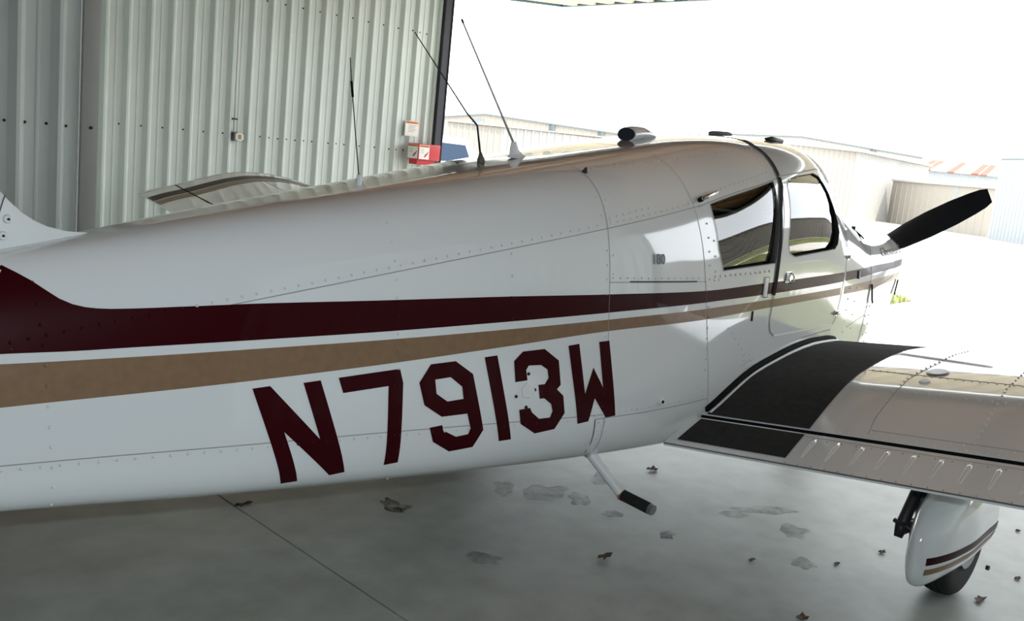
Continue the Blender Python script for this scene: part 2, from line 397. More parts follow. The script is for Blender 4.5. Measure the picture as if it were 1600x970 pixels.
# B: tall white hangar with ribbed side
b=thing('hangar_building','tall white corrugated hangar just beyond the windshield','building',(73.8,34.2,gz(73.8)))
ribwall((68.5,38.1),(73.7,34.3),4.55,.45,HC,b); ribwall((73.7,34.3),(97.4,37.9),4.55,.42,HW,b,h=.09,wt=.3)
ribwall((97.4,37.9),(92,45),4.55,1.2,HW,b); ribwall((92,45),(68.5,38.1),4.55,1.2,HW,b)
vs,fs=prism([(68.2,38.2),(73.6,33.9),(97.8,37.6),(92.2,45.4)],4.55,4.75); mk('roof',vs,fs,HW,b)
# C: low hangar row with sliding doors
def row_c():
    t=thing('hangar_building','low cream hangar with sliding doors behind the propeller blade','building',(83.3,35.1,gz(80)))
    P,Q=Vector((83.4,35.2)),Vector((72.6,22.6)); zt=2.55
    def at(u): return P+(Q-P)*u
    for a,c_ in ((0,.655),(.69,1)):
        A,B=at(a),at(c_); ribwall(A,B,zt,.95,HC,t,'sliding_door',h=.05,wt=.08)
    A,B=at(.655),at(.69); ribwall(A,B,zt,.2,HG,t,'door_post',h=.03)
    D=Vector((6,-3))
    ribwall(Q,Q+D,zt,.95,HC,t); ribwall(Q+D,P+D,zt,1.5,HC,t)
    vs,fs=prism([tuple(P-D*.03),tuple(Q-D*.03),tuple(Q+D),tuple(P+D)],zt,zt+.14); mk('roof',vs,fs,HW,t)
row_c()
# E: tall pale hangar at the right edge
t=thing('hangar_building','pale grey ribbed hangar wall at the right edge of the view','building',(68.2,21.2,gz(68)))
P,Q=Vector((68.3,21.2)),Vector((50,7.0)); D=Vector((9,-11))
ribwall(P,Q,4.5,.62,HG,t,h=.04,wt=.12); ribwall(Q,Q+D,4.5,1.2,HG,t); ribwall(Q+D,P+D,4.5,1.5,HG,t); ribwall(P+D,P,4.5,.62,HG,t)
vs,fs=prism([tuple(P),tuple(Q),tuple(Q+D),tuple(P+D)],4.5,4.62); mk('roof',vs,fs,HR,t)
# D: rusty roofed hangar behind
t=thing('hangar_building','hangar with a rust streaked metal roof behind the low doors','building',(104,39,gz(104)))
A,B=Vector((104.5,42.0)),Vector((108.2,29.5)); back=Vector((14,4))
ribwall(A,B,4.35,.9,HG,t,h=.03,wt=.1)
e=4.35;rz=6.0
for i in range(16):
    u0,u1=i/16,(i+1)/16-.006
    p0,p1=A+(B-A)*u0,A+(B-A)*u1; q0,q1=p0+back,p1+back
    mk('roof_sheet',[(p0.x-.4,p0.y,e+.06*(i%2)),(p1.x-.4,p1.y,e+.06*(i%2)),(q1.x,q1.y,rz),(q0.x,q0.y,rz),(p0.x-.4,p0.y,e-.08),(p1.x-.4,p1.y,e-.08)],[(0,1,2,3),(4,5,1,0)],mat('rust_sheet',srgb(128,66,44),.8) if i in (0,1,4,7,8,11,13) else mat('roof_grey',srgb(150,148,146),.6),t)
# gabled hangars far behind
def gable(label,L,Pk,Rr,zl_,zp,zr_,depth,win,m):
    t=thing('hangar_building',label,'building',(Pk[0],Pk[1],gz(Pk[0])))
    ribwall(L,Pk,zl_,.7,m,t,ztQ=zp,h=.04); ribwall(Pk,Rr,zp,.7,m,t,ztQ=zr_,h=.04)
    L,Pk,Rr=Vector(L),Vector(Pk),Vector(Rr); D=Vector(depth)
    for a,za,c_,zc_ in ((L,zl_,Pk,zp),(Pk,zp,Rr,zr_)):
        o=-D.normalized()*.4
        vs=[(a+o).to_tuple()+(za,),(c_+o).to_tuple()+(zc_,),(c_+D).to_tuple()+(zc_,),(a+D).to_tuple()+(za,)]
        vs+= [(x,y,z+.16) for x,y,z in vs]
        mk('roof',vs,[(0,3,2,1),(4,5,6,7),(0,1,5,4),(1,2,6,5),(2,3,7,6),(3,0,4,7)],HR,t)
    p=Pk+(Rr-Pk)*win[0]; q=Pk+(Rr-Pk)*win[1]; o=-D.normalized()*.12
    z0,z1=win[2],win[3]
    mk('vent_window',[(p+o).to_tuple()+(z0,),(q+o).to_tuple()+(z0,),(q+o).to_tuple()+(z1,),(p+o).to_tuple()+(z1,),(p).to_tuple()+(z0,),(q).to_tuple()+(z0,),(q).to_tuple()+(z1,),(p).to_tuple()+(z1,)],[(0,1,2,3),(4,0,3,7),(1,5,6,2),(3,2,6,7),(0,4,5,1)],win[4],t)
    for u in win[5]:
        r=Pk+(Rr-Pk)*u; zz=zp+(zr_-zp)*u
        MB().box((r.x-.35,r.y-.35,zz-1.6),(r.x+.05,r.y+.35,zz-.02)).build('downspout',HR,t)
    return t
gable('wide gabled hangar with dark roof edge far behind the whip antennas',(70,92.7),(78.2,85.5),(92.5,70.8),4.0,5.85,4.95,(20,20),(-.10,.0,4.3,5.2,DGLASS,(.42,.72)),HC)
gable('gabled hangar with dark roof edge far behind the windshield',(122,78.8),(128.3,69.7),(135.8,54.4),7.55,8.2,6.73,(25,12),(.02,.11,6.48,7.45,HW,(.6,)),HW)
t=thing('hangar_building','low white corrugated hangar behind the parked car','building',(45.4,47.7,gz(45)))
ribwall((38,54.4),(42.4,50.5),2.95,.5,HW,t); ribwall((42.4,50.5),(45.4,47.7),3.32,.42,HC,t,h=.04); ribwall((45.4,47.7),(58,35.5),3.32,.55,HW,t,ztQ=3.05,h=.10,wt=.25); ribwall((58,35.5),(66,46),3.05,1.5,HW,t)
vs,fs=prism([(42.3,50.4),(45.3,47.5),(58.2,35.2),(66,46),(52,58)],3.32,3.40); mk('roof',vs,fs,HC,t)
# neighbouring hangar row on the right: outside the frame, mirrored in the windows and the door skin
t=thing('hangar_building','long grey brown hangar row beyond the grass, mirrored in the cabin windows','building',(30,-14,gz(30)))
ribwall((75,-11.5),(13.8,-15.0),3.6,.9,HB,t,h=.06); ribwall((13.8,-15),(13.8,-34),3.6,.9,HB,t); ribwall((75,-26),(75,-11.5),3.6,1.5,HB,t)
vs,fs=prism([(13.7,-14.7),(13.7,-34),(75.4,-28),(75.4,-11.2)],3.6,3.8); mk('roof',vs,fs,HB,t)
# parked car (white van) beyond the post
def car():
    ox,oy=14.753,20.217; g=gz(ox)
    ang=2.4024
    M=Matrix.Translation((ox,oy,g))@Matrix.Rotation(ang,4,'Z')@Matrix.Scale(1.09,4)
    t=thing('car','white van with dark side windows parked outside beyond the post','car',(ox,oy,g))
    CW=mat('car_white',srgb(240,240,240),.25,coat=.5); CG=mat('car_glass',srgb(30,46,66),.25,spec=.3)
    prof=[(-2.3,.45),(-2.32,.95),(-2.22,1.15),(-1.95,1.72),(-1.6,1.86),(.2,1.88),(.75,1.80),(1.45,1.22),(2.2,1.08),(2.4,.85),(2.4,.42)]
    n=len(prof); hw=.92
    def wd(z): return hw-(max(0,z-1.1))*.20
    vs=[M@Vector((x,-wd(z),z)) for x,z in prof]+[M@Vector((x,wd(z),z)) for x,z in prof]
    fs=[tuple(range(n)),tuple(range(n,2*n))[::-1]]+[((i+1)%n,i,n+i,n+(i+1)%n) for i in range(n)]
    o=mk('body',vs,fs,CW,t); bevel(o,.05,3)
    def pane(poly,s):
        vv=[M@Vector((x,s*(wd(z)+.012),z)) for x,z in poly]+[M@Vector((x,s*(wd(z)-.01),z)) for x,z in poly]
        m=len(poly); f=[tuple(range(m)),tuple(range(m,2*m))[::-1]]+[((i+1)%m,i,m+i,m+(i+1)%m) for i in range(m)]
        mk('side_window',vv,f,CG,t)
    for s in (-1,1):
        pane([(-1.98,1.2),(-.75,1.18),(-.75,1.68),(-1.78,1.66)],s); pane([(-.70,1.18),(.15,1.17),(.15,1.70),(-.70,1.68)],s); pane([(.2,1.17),(1.2,1.2),(.72,1.66),(.2,1.70)],s)
    mk('windshield',[M@Vector(p) for p in ((.80,-.72,1.78),(1.44,-.8,1.26),(1.44,.8,1.26),(.80,.72,1.78))],[(0,1,2,3)],CG,t)
    for x in (-1.45,1.5):
        for s in (-1,1):
            w_=MB().tube([M@Vector((x,s*.70,.33)),M@Vector((x,s*.93,.33))],.33,20).build('wheel',TYRE,t)
    return t
car()
def tree(x,y,h,label):
    t=thing('tree',label,'tree',(x,y,gz(x)),'trees beyond the hangars')
    MB().tube([(x,y,gz(x)),(x,y,gz(x)+h*.5)],[.3,.18],8).build('trunk',mat('bark',srgb(92,76,60),.9),t)
    rr_=random.Random(int(x*7+y)); b=MB()
    for k in range(1500):
        a=rr_.uniform(0,6.28);c_=rr_.uniform(-1,1);r=rr_.uniform(.5,1)**.5
        px=x+math.cos(a)*math.sqrt(1-c_*c_)*r*h*.38; py=y+math.sin(a)*math.sqrt(1-c_*c_)*r*h*.38; pz=gz(x)+h*.66+c_*r*h*.34
        d=[Vector((rr_.uniform(-1,1),rr_.uniform(-1,1),rr_.uniform(-1,1)))*h*.045 for _ in range(3)]
        b.add([Vector((px,py,pz))+q for q in d],[(0,1,2)])
    b.build('foliage',mat('leaves',srgb(120,146,92),.8),t,kind='stuff')
tree(112,138,10.4,'leafy green tree above the far gabled hangar, beside the post'); 
tree(118,130,9.4,'smaller leafy tree just right of the post above the far roof')
# ------------------------------------------------------------------ airplane
PL=thing('airplane','white low wing single propeller airplane with maroon and tan stripes, marked N7913W','airplane',(0,0,0))
def G(X,y,z):
    w_,k,nu,t,b,nl=spar(X);zc=.5*(t+b);e=(z-zc)/(.5*(t-b));n=nu if e>0 else nl
    W=max(.01,w_-k*(z-zc)); return (abs(y)/W)**n+abs(e)**n
def fnorm(X,y,z):
    h=1e-3
    n=Vector(((G(X+h,y,z)-G(X-h,y,z)),(G(X,y+h,z)-G(X,y-h,z)),(G(X,y,z+h)-G(X,y,z-h))))
    if n.length<1e-9: return Vector((0,0,1))
    return n.normalized()
def srf(X,z,off=0,side=-1):
    y=side*half(X,z); return Vector((X,y,z))+fnorm(X,y,z)*off
# --- skin grid
XF=[-2.25,-1.23,-.36,.19,1.82]
xs=[];x=-3.75
while x<2.6: xs.append(x); x+=.03
xs=[x for x in xs if min(abs(x-f) for f in XF)>.012]+XF+[2.57,2.59,2.60,2.605,2.61]; xs=sorted(set(xs))
NA=56
bm=bmesh.new(); grid=[]
for X in xs:
    row=[]
    for i in range(2*NA):
        if i<=NA: y,z=spt(X,-1+2*i/NA); y=-y
        else: y,z=spt(X,1-2*(i-NA)/NA)
        row.append(bm.verts.new((X,y,z)))
    grid.append(row)
for a,b in zip(grid[:-1],grid[1:]):
    for i in range(2*NA):
        j=(i+1)%(2*NA); bm.faces.new((a[i],b[i],b[j],a[j]))
bmesh.ops.remove_doubles(bm,verts=bm.verts[:],dist=1e-6)
PID=bm.faces.layers.int.new('pid')
def bis(p,q,box):
    """cut the skin along the side-view line p-q (vertical-lateral plane) inside box (x0,x1,z0,z1)"""
    d=Vector((q[0]-p[0],0,q[1]-p[1])).normalized(); no=Vector((-d.z,0,d.x))
    fs=[f for f in bm.faces if box[0]<f.calc_center_median().x<box[1] and box[2]<f.calc_center_median().z<box[3]]
    ge=set(fs)
    for f in fs: ge.update(f.edges); ge.update(f.verts)
    bmesh.ops.bisect_plane(bm,geom=list(ge),plane_co=(p[0],0,p[1]),plane_no=no,dist=1e-5)
def cutpoly(poly,pid,only=None):
    x0,x1=min(p[0] for p in poly)-.06,max(p[0] for p in poly)+.06; z0,z1=min(p[1] for p in poly)-.06,max(p[1] for p in poly)+.06
    n=len(poly)
    for i in range(n): bis(poly[i],poly[(i+1)%n],(x0,x1,z0,z1))
    s=sum(poly[i][0]*poly[(i+1)%n][1]-poly[(i+1)%n][0]*poly[i][1] for i in range(n)); s=1 if s>0 else -1
    for f in bm.faces:
        c=f.calc_center_median()
        if x0<c.x<x1 and all(s*((poly[(i+1)%n][0]-poly[i][0])*(c.z-poly[i][1])-(poly[(i+1)%n][1]-poly[i][1])*(c.x-poly[i][0]))>-1e-6 for i in range(n)):
            f[PID]=pid
SU=lambda X: .9996+.195*(X+2.0445)      # seam between upper and side skin
SLz=lambda X: .645-.0085*(X+2.2)         # seam between side and belly skin
bis((-3.8,SU(-3.8)),(.19,SU(.19)),(-3.8,.19,.3,2)); bis((-3.8,SLz(-3.8)),(-.36,SLz(-.36)),(-3.8,-.36,.3,1))
for f in bm.faces:
    c=f.calc_center_median()
    if c.x<-.36: f[PID]=1 if c.z>SU(c.x) else (2 if c.z>SLz(c.x) else 3)
    elif c.x<.19: f[PID]=4 if c.z>SU(c.x) else 5
    elif c.x<1.82: f[PID]=6
    else: f[PID]=7
WS=[(1.245,1.90),(1.245,1.640),(1.48,1.395),(1.69,1.300),(1.93,1.300),(1.93,1.90)]
cutpoly(WS,8)
DOOR=[(.703,.93),(.718,.894),(.753,.872),(1.36,.886),(1.39,.92),(1.412,1.0),(1.445,1.163),(1.46,1.33),(1.22,1.615),(1.16,1.640),(.755,1.585)]
cutpoly(DOOR,9)
REARW=[(.2477,1.4423),(.6889,1.5608),(.6838,1.2356),(.6775,1.2044),(.2987,1.1738),(.2672,1.2607),(.2518,1.3841)]
cutpoly(REARW,10)
FRONTW=[(.8028,1.5475),(.8322,1.5766),(.915,1.5948),(1.085,1.615),(1.135,1.603),(1.209,1.5203),(1.285,1.4155),(1.318,1.3479),(1.302,1.2922),(1.2624,1.2648),(.8576,1.2318),(.807,1.2467),(.785,1.2929)]
cutpoly(FRONTW,11)
def extract(pid,name,m,parent,side=0,off=0,label=None,bulge=None):
    vi={};vs=[];ns=[];fs=[]
    for f in bm.faces:
        if f[PID] not in pid: continue
        c=f.calc_center_median()
        if side and c.y*side<0: continue
        ix=[]
        for v in f.verts:
            if v.index not in vi:
                n=fnorm(*v.co); vi[v.index]=len(vs); o_=off
                if bulge:
                    B,xc,hx,zc,hz=bulge; a_,b_=(v.co.x-xc)/hx,(v.co.z-zc)/hz; tl=.020/(2*hz); o_+=B*(1-a_*a_)*(1-b_*b_)+tl*(v.co.z-zc-hz*.8)
                    n0=n; n=(n-Vector((B*(-2*a_/hx)*(1-b_*b_),0,B*(-2*b_/hz)*(1-a_*a_*.3)+tl))).normalized()
                    vs.append(v.co+n0*o_)
                else: vs.append(v.co+n*off)
                ns.append(n if off>=-.012 else -n)
            ix.append(vi[v.index])
        fs.append(tuple(ix) if off>=-.012 else tuple(ix[::-1]))
    return mk(name,vs,fs,m,parent,normals=ns,label=label)
bm.verts.index_update()
bm.normal_update()
# make all faces point outwards
for f in bm.faces:
    c=f.calc_center_median()
    if f.normal.dot(fnorm(*c))<0: f.normal_flip()
skU=extract({1},'tail_cone_upper_skin',WHITE,PL); skS=extract({2},'tail_cone_side_skin',WHITE,PL); skB=extract({3},'belly_skin',WHITE,PL)
skR=extract({4},'rear_roof_skin',WHITE,PL); skP=extract({5},'rear_cabin_skin',WHITE,PL); skC=extract({6},'cabin_skin',WHITE,PL); cowl=extract({7},'cowling',WHITE,PL)
wsh=extract({8},'windshield',GLASS,PL,off=-.004)
doorR=extract({9},'cabin_door',WHITE,PL,side=-1,off=.0015); extract({9},'cabin_side_panel',WHITE,PL,side=1)
winR=extract({10},'rear_side_window',GLASS,PL,side=-1,off=-.004,bulge=(.006,.47,.24,1.37,.19)); winF=extract({11},'door_window',GLASS,doorR,side=-1,off=-.004,bulge=(.006,1.05,.28,1.42,.19))
winL=extract({10},'rear_side_window',GLASS,PL,side=1,off=-.004); winL2=extract({11},'front_side_window',GLASS,PL,side=1,off=-.004)
extract({5,6,9},'cabin_lining',LINER,PL,off=-.03)
# tail and nose caps
def cap(X,m,name,parent,rev=False):
    ring=[]
    for i in range(48):
        a=-1+2*i/24 if i<=24 else 1-2*(i-24)/24
        y,z=spt(X,a); ring.append((X,-y if i<=24 else y,z))
    f=tuple(range(48)); return mk(name,ring,[f if rev else f[::-1]],m,parent)
cap(-3.75,WHITE,'tail_cap',PL,True); cap(2.61,WHITE,'cowl_nose_face',cowl)
for s in (-1,1):
    MB().loft([[(2.612,s*.16+.075*math.cos(t)*q,1.06+.06*math.sin(t)*q) for t in [k*math.pi/8 for k in range(16)]] for q in (1,)]+[[(2.52,s*.16+.07*math.cos(t),1.06+.055*math.sin(t)) for t in [k*math.pi/8 for k in range(16)]]]).build('air_inlet',RUBBER,cowl)
# --- flat print and seams on the skin
def decal(name,loops,m,parent,off=.0012,side=-1,step=.03,label=None):
    tri=tessellate_polygon([[Vector((p[0],p[1],0)) for p in lp] for lp in loops])
    pts=[p for lp in loops for p in lp]
    b=bmesh.new(); vv=[b.verts.new((p[0],0,p[1])) for p in pts]
    for t in tri:
        try:b.faces.new([vv[i] for i in t])
        except ValueError: pass
    x0,x1=min(p[0] for p in pts),max(p[0] for p in pts); z0,z1=min(p[1] for p in pts),max(p[1] for p in pts)
    x=math.ceil(x0/.06)*.06
    while x<x1: bmesh.ops.bisect_plane(b,geom=b.verts[:]+b.edges[:]+b.faces[:],plane_co=(x,0,0),plane_no=(1,0,0),dist=1e-6); x+=.06
    z=math.ceil(z0/step)*step
    while z<z1: bmesh.ops.bisect_plane(b,geom=b.verts[:]+b.edges[:]+b.faces[:],plane_co=(0,0,z),plane_no=(0,0,1),dist=1e-6); z+=step
    b.verts.index_update()
    vs=[];ns=[]
    for v in b.verts:
        X,z=v.co.x,v.co.z; n=fnorm(X,side*half(X,z),z); vs.append(srf(X,z,off,side)); ns.append(n)
    fs=[]
    for f in b.faces:
        ix=[v.index for v in f.verts]; 
        nn=(vs[ix[1]]-vs[ix[0]]).cross(vs[ix[2]]-vs[ix[0]])
        if nn.dot(ns[ix[0]])<0: ix=ix[::-1]
        fs.append(tuple(ix))
    b.free()
    return mk(name,vs,fs,m,parent,normals=ns,label=label)
def ribbon(name,line,wid,m,parent,off=.0010,side=-1,closed=False):
    """thin strip following side-view points (X,z) on the skin"""
    pts=[]
    L=line+[line[0]] if closed else line
    for (a,b) in zip(L[:-1],L[1:]):
        n=max(1,int(math.hypot(b[0]-a[0],b[1]-a[1])/.03))
        for i in range(n): pts.append((a[0]+(b[0]-a[0])*i/n,a[1]+(b[1]-a[1])*i/n))
    pts.append(L[-1])
    P=[srf(X,z,off,side) for X,z in pts]; vs=[];fs=[]
    for i,p in enumerate(P):
        d=(P[min(i+1,len(P)-1)]-P[max(0,i-1)]).normalized(); n=fnorm(pts[i][0],side*half(*pts[i]),pts[i][1]); t=d.cross(n)
        vs+=[p+t*wid/2,p-t*wid/2]
    for i in range(len(P)-1): fs.append((2*i,2*i+2,2*i+3,2*i+1) if side<0 else (2*i,2*i+1,2*i+3,2*i+2))
    return mk(name,vs,fs,m,parent)
def hoop(name,X0,slope,a0,a1,wid,m,parent,off=.001,both=True):
    """strip around a frame station: X = X0+slope*(z-1)"""
    vs=[];fs=[];N=60;k=0
    seq=[]
    for i in range(N+1): seq.append((-1,a0+(a1-a0)*i/N))
    if both: seq+=[(1,a1-(a1-a0)*i/N) for i in range(1,N+1)]
    for s,a in seq:
        X=X0
        for _ in range(3): y,z=spt(X,a); X=X0+slope*(z-1)
        n=fnorm(X,s*y,z); p=Vector((X,s*y,z))+n*off
        vs+=[p+Vector((wid/2,0,0)),p-Vector((wid/2,0,0))]
    for i in range(len(seq)-1): fs.append((2*i,2*i+2,2*i+3,2*i+1))
    return mk(name,vs,fs,m,parent)
def interp(T):
    f=_pchip([p[0] for p in T],[p[1] for p in T]); 
    def g(x):
        if x<T[0][0]: return T[0][1]+(x-T[0][0])*(T[1][1]-T[0][1])/(T[1][0]-T[0][0])
        if x>T[-1][0]: return T[-1][1]+(x-T[-1][0])*(T[-1][1]-T[-2][1])/(T[-1][0]-T[-2][0])
        return f(x)
    return g
mt=interp([(-2.3288,1.1505),(-2.2907,1.129),(-2.2577,1.1079),(-2.2241,1.0813),(-2.1959,1.0638),(-2.1514,1.049),(-2.0893,1.0439),(-1.8738,1.0506),(-1.6929,1.0576),(-1.2841,1.0663),(-.7994,1.0784),(-.3842,1.0846),(.2004,1.0935),(.6213,1.1160),(1.2826,1.1424),(1.6349,1.156),(2.1591,1.1766),(2.6,1.19)])
mb=interp([(-2.3534,.9338),(-2.2051,.9343),(-2.0471,.9394),(-1.696,.9514),(-1.2832,.9663),(-.7967,.9914),(-.3813,1.0154),(.2041,1.046),(.7116,1.0688),(1.2922,1.0948),(1.7782,1.1194),(2.0936,1.1365),(2.6,1.155)])
tt_=interp([(-2.3545,.9081),(-2.2666,.9087),(-2.0479,.9133),(-1.6962,.925),(-1.2825,.9396),(-.7956,.9645),(-.38,.989),(.2063,1.0195),(.7158,1.0425),(1.298,1.0661),(1.8276,1.0906),(2.231,1.1093),(2.6,1.12)])
tb=interp([(-2.3575,.7971),(-2.0495,.8114),(-1.6961,.832),(-1.2805,.861),(-.7932,.906),(-.3779,.9457),(.2109,.9764),(.7221,1.0065),(1.3051,1.0309),(1.7417,1.0440),(2.1807,1.0678),(2.6,1.085)])
def stripe(name,top,bot,x0,x1,m,parent,side,label):
    n=int((x1-x0)/.03)+1; rows=8; vs=[];ns=[];fs=[]
    for i in range(n+1):
        X=x0+(x1-x0)*i/n; a,b=top(X),bot(X)
        if X<-2.33: a=min(top(X),spar(X)[3]-.04)
        for j in range(rows+1):
            z=b+(a-b)*j/rows; vs.append(srf(X,z,.0011,side)); ns.append(fnorm(X,side*half(X,z),z))
    for i in range(n):
        for j in range(rows):
            q=(i*(rows+1)+j,(i+1)*(rows+1)+j,(i+1)*(rows+1)+j+1,i*(rows+1)+j+1); fs.append(q if side<0 else q[::-1])
    return mk(name,vs,fs,m,parent,normals=ns,label=label)
for s in (-1,1):
    for a,b,par in ((-3.4,-.3605,skS),(-.3595,.1895,skP),(.1905,.699,skC),(1.458,1.819,skC),(1.821,2.575,cowl)):
        stripe('upper_stripe',mt,mb,a,b,MAROON,par,s,'maroon stripe'); stripe('lower_stripe',tt_,tb,a,b,TAN,par,s,'tan stripe')
    stripe('upper_stripe',mt,mb,.706,1.43,MAROON,doorR if s<0 else skC,s,'maroon stripe'); stripe('lower_stripe',tt_,tb,.706,1.405,TAN,doorR if s<0 else skC,s,'tan stripe')
# raise door decals over the door skin
for o in doorR.children:
    if 'stripe' in o.name: 
        for v in o.data.vertices: v.co.y-=.0016
LET={'N':[[(-1.7075,.8079),(-1.6535,.8124),(-1.4929,.6361),(-1.5499,.8161),(-1.4943,.8209),(-1.3967,.5154),(-1.4475,.5103),(-1.609,.669),(-1.5509,.5031),(-1.6034,.501)]],
'7':[[(-1.4353,.8256),(-1.2231,.8438),(-1.2103,.7969),(-1.2118,.5282),(-1.2618,.5245),(-1.2627,.7893),(-1.4194,.7762)]],
'9':[[(-1.1519,.7937),(-1.1112,.8537),(-1.017,.8607),(-.948,.8139),(-.8967,.6157),(-.9321,.5557),(-1.0239,.5482),(-1.0914,.5894),(-1.1077,.6397),(-1.0596,.6447),(-1.0559,.6266),(-1.0042,.5997),(-.957,.6047),(-.9488,.6245),(-.965,.6775),(-1.0637,.6736),(-1.1304,.7175)],[(-1.0927,.8014),(-1.0348,.8071),(-.9891,.772),(-.9824,.7298),(-1.044,.7248),(-1.0863,.7535)]],
'1':[[(-.9043,.8696),(-.8527,.8744),(-.7764,.5695),(-.8271,.5671)]],
'3':[[(-.7829,.8514),(-.7465,.8841),(-.6535,.8903),(-.5896,.8462),(-.577,.7565),(-.5933,.7409),(-.5633,.7156),(-.5527,.6503),(-.5916,.5925),(-.6773,.5826),(-.7433,.624),(-.753,.6761),(-.707,.6799),(-.6975,.6629),(-.6649,.637),(-.6174,.6382),(-.6082,.6615),(-.6158,.6881),(-.6481,.7113),(-.6675,.7101),(-.6756,.7617),(-.6479,.7626),(-.6322,.7851),(-.6391,.8157),(-.6677,.8331),(-.7199,.8329),(-.7301,.8173),(-.7231,.7803),(-.7743,.7761)]],
'W':[[(-.5488,.8986),(-.499,.9041),(-.4628,.7165),(-.4281,.8131),(-.3767,.7351),(-.4046,.9082),(-.3537,.9111),(-.3032,.6201),(-.3521,.6168),(-.4152,.6963),(-.4369,.6093),(-.4879,.6036)]]}
for ch,lp in LET.items(): decal('registration_letter',lp,MAROON,skS,off=.0014,label='maroon painted character '+ch)
# --- rivets
def inpoly(x,y,poly):
    c=False;j=len(poly)-1
    for i in range(len(poly)):
        if (poly[i][1]>y)!=(poly[j][1]>y) and x<(poly[j][0]-poly[i][0])*(y-poly[i][1])/(poly[j][1]-poly[i][1])+poly[i][0]: c=not c
        j=i
    return c
def zone_of(X,z):
    if mb(X)<z<mt(X): return 'm'
    if tb(X)<z<tt_(X): return 't'
    for lp in LET.values():
        if inpoly(X,z,lp[0]) and not (len(lp)>1 and inpoly(X,z,lp[1])): return 'm'
    return None
class Rivets:
    def __init__(s): s.b=MB(); s.zone={}
    def at(s,p,n,r=.0048,h=.0036,zone=None):
        if zone:
            keep=s.b; s.b=s.zone.setdefault(zone,MB()); s.at(p,n,r,h); s.b=keep; return
        r=r*1.22; a=n.orthogonal().normalized();c=n.cross(a); vs=[p+(a*math.cos(k*math.pi/3)+c*math.sin(k*math.pi/3))*r for k in range(6)]+[p+(a*math.cos(k*math.pi/3)+c*math.sin(k*math.pi/3))*r*.6+n*h*.8 for k in range(6)]+[p+n*h]
        s.b.add(vs,[(k,(k+1)%6,6+(k+1)%6,6+k) for k in range(6)]+[(6+k,6+(k+1)%6,12) for k in range(6)])
    def line(s,pts,step,r=.0042):
        for (a,b) in zip(pts[:-1],pts[1:]):
            L=math.hypot(b[0]-a[0],b[1]-a[1]);n=max(1,int(L/step))
            for i in range(n):
                X=a[0]+(b[0]-a[0])*i/n; z=a[1]+(b[1]-a[1])*i/n; n_=fnorm(X,-half(X,z),z); s.at(srf(X,z,.0012),n_,r,zone=zone_of(X,z))
    def build(s,parent,m=RIVET): 
        for k,b in s.zone.items(): b.build('rivets',{'m':MAROON,'t':TAN}[k],parent,smooth=True,kind='stuff')
        if s.b.v: s.b.build('rivets',m,parent,smooth=True,kind='stuff')
rv=Rivets()
rv.line([(-2.5,SU(-2.5)+.017),(-.37,SU(-.37)+.017)],.043)
for X in (-2.25,-1.23): rv.line([(X+.015,spar(X)[4]+.03),(X,.9),(X-.02,spar(X)[3]-.03)],.052)
rv.line([(-.80,1.0),(-.80,1.3)],.07); 
rv.line([(-.385,SU(-.385)+.05),(-.385,1.5)],.05,.0035); rv.line([(-.375,.66),(-.375,1.3)],.05,.0035)
rv.build(skS)
rv=Rivets(); rv.line([(-2.5,SLz(-2.5)-.012),(-.44,SLz(-.44)-.012)],.0465); rv.build(skB)
rv=Rivets()
rv.line([(-.345,SU(-.345)+.016),(.18,SU(.18)+.016)],.035); rv.line([(-.345,SU(-.345)+.035),(-.1,SU(-.1)+.04)],.035); rv.line([(-.345,1.36),(-.345,1.5)],.05)
rv.build(skR)
rv=Rivets(); rv.line([(-.345,1.146),(.17,1.146)],.036,.0036); rv.line([(-.345,1.16),(-.345,1.3)],.048,.0036)
rv.line([(-.40,.628),(.235,.655)],.03,.003); rv.line([(-.385,.60),(-.38,.50)],.03,.0035); rv.line([(-.35,.60),(-.33,.52)],.04,.0035); rv.build(skP)
rv=Rivets(); rv.line([(.205,.68),(.205,1.07)],.042,.0036); rv.line([(.205,1.14),(.20,1.42)],.055,.004); rv.line([(.245,1.17),(.235,1.36)],.055,.004)
rv.line([(.245,1.150),(.68,1.172)],.036,.0055); rv.line([(.24,1.135),(.30,1.138)],.025,.004)
rv.line([(.36,.93),(.55,.78)],.04,.003); rv.line([(.50,.76),(.62,.78)],.022,.003); rv.line([(.54,.74),(.66,.76)],.022,.003); rv.line([(.56,.80),(.63,.70)],.025,.003); rv.line([(.50,.80),(.58,.68)],.025,.003)
rv.line([(1.05,.845),(1.36,.862)],.02,.003); rv.line([(.2,1.47),(.70,1.605)],.03,.0032)
rv.line([(1.50,.78),(1.53,1.12)],.055,.003); rv.line([(1.60,.78),(1.63,1.20)],.07,.003); rv.line([(1.80,.70),(1.80,1.0)],.045,.0035); rv.line([(1.55,.86),(1.79,.91)],.02,.0024)
rv.build(skC)
rv=Rivets(); rv.line([(1.845,.66),(1.845,1.0)],.045,.0035); rv.build(cowl)
# roof rivets row
rv=Rivets()
for X in [i*.035-.3 for i in range(30)]:
    y,z=spt(X,.62); n=fnorm(X,-y,z); rv.at(Vector((X,-y,z))+n*.0005,n,.0035)
rv.build(skR)
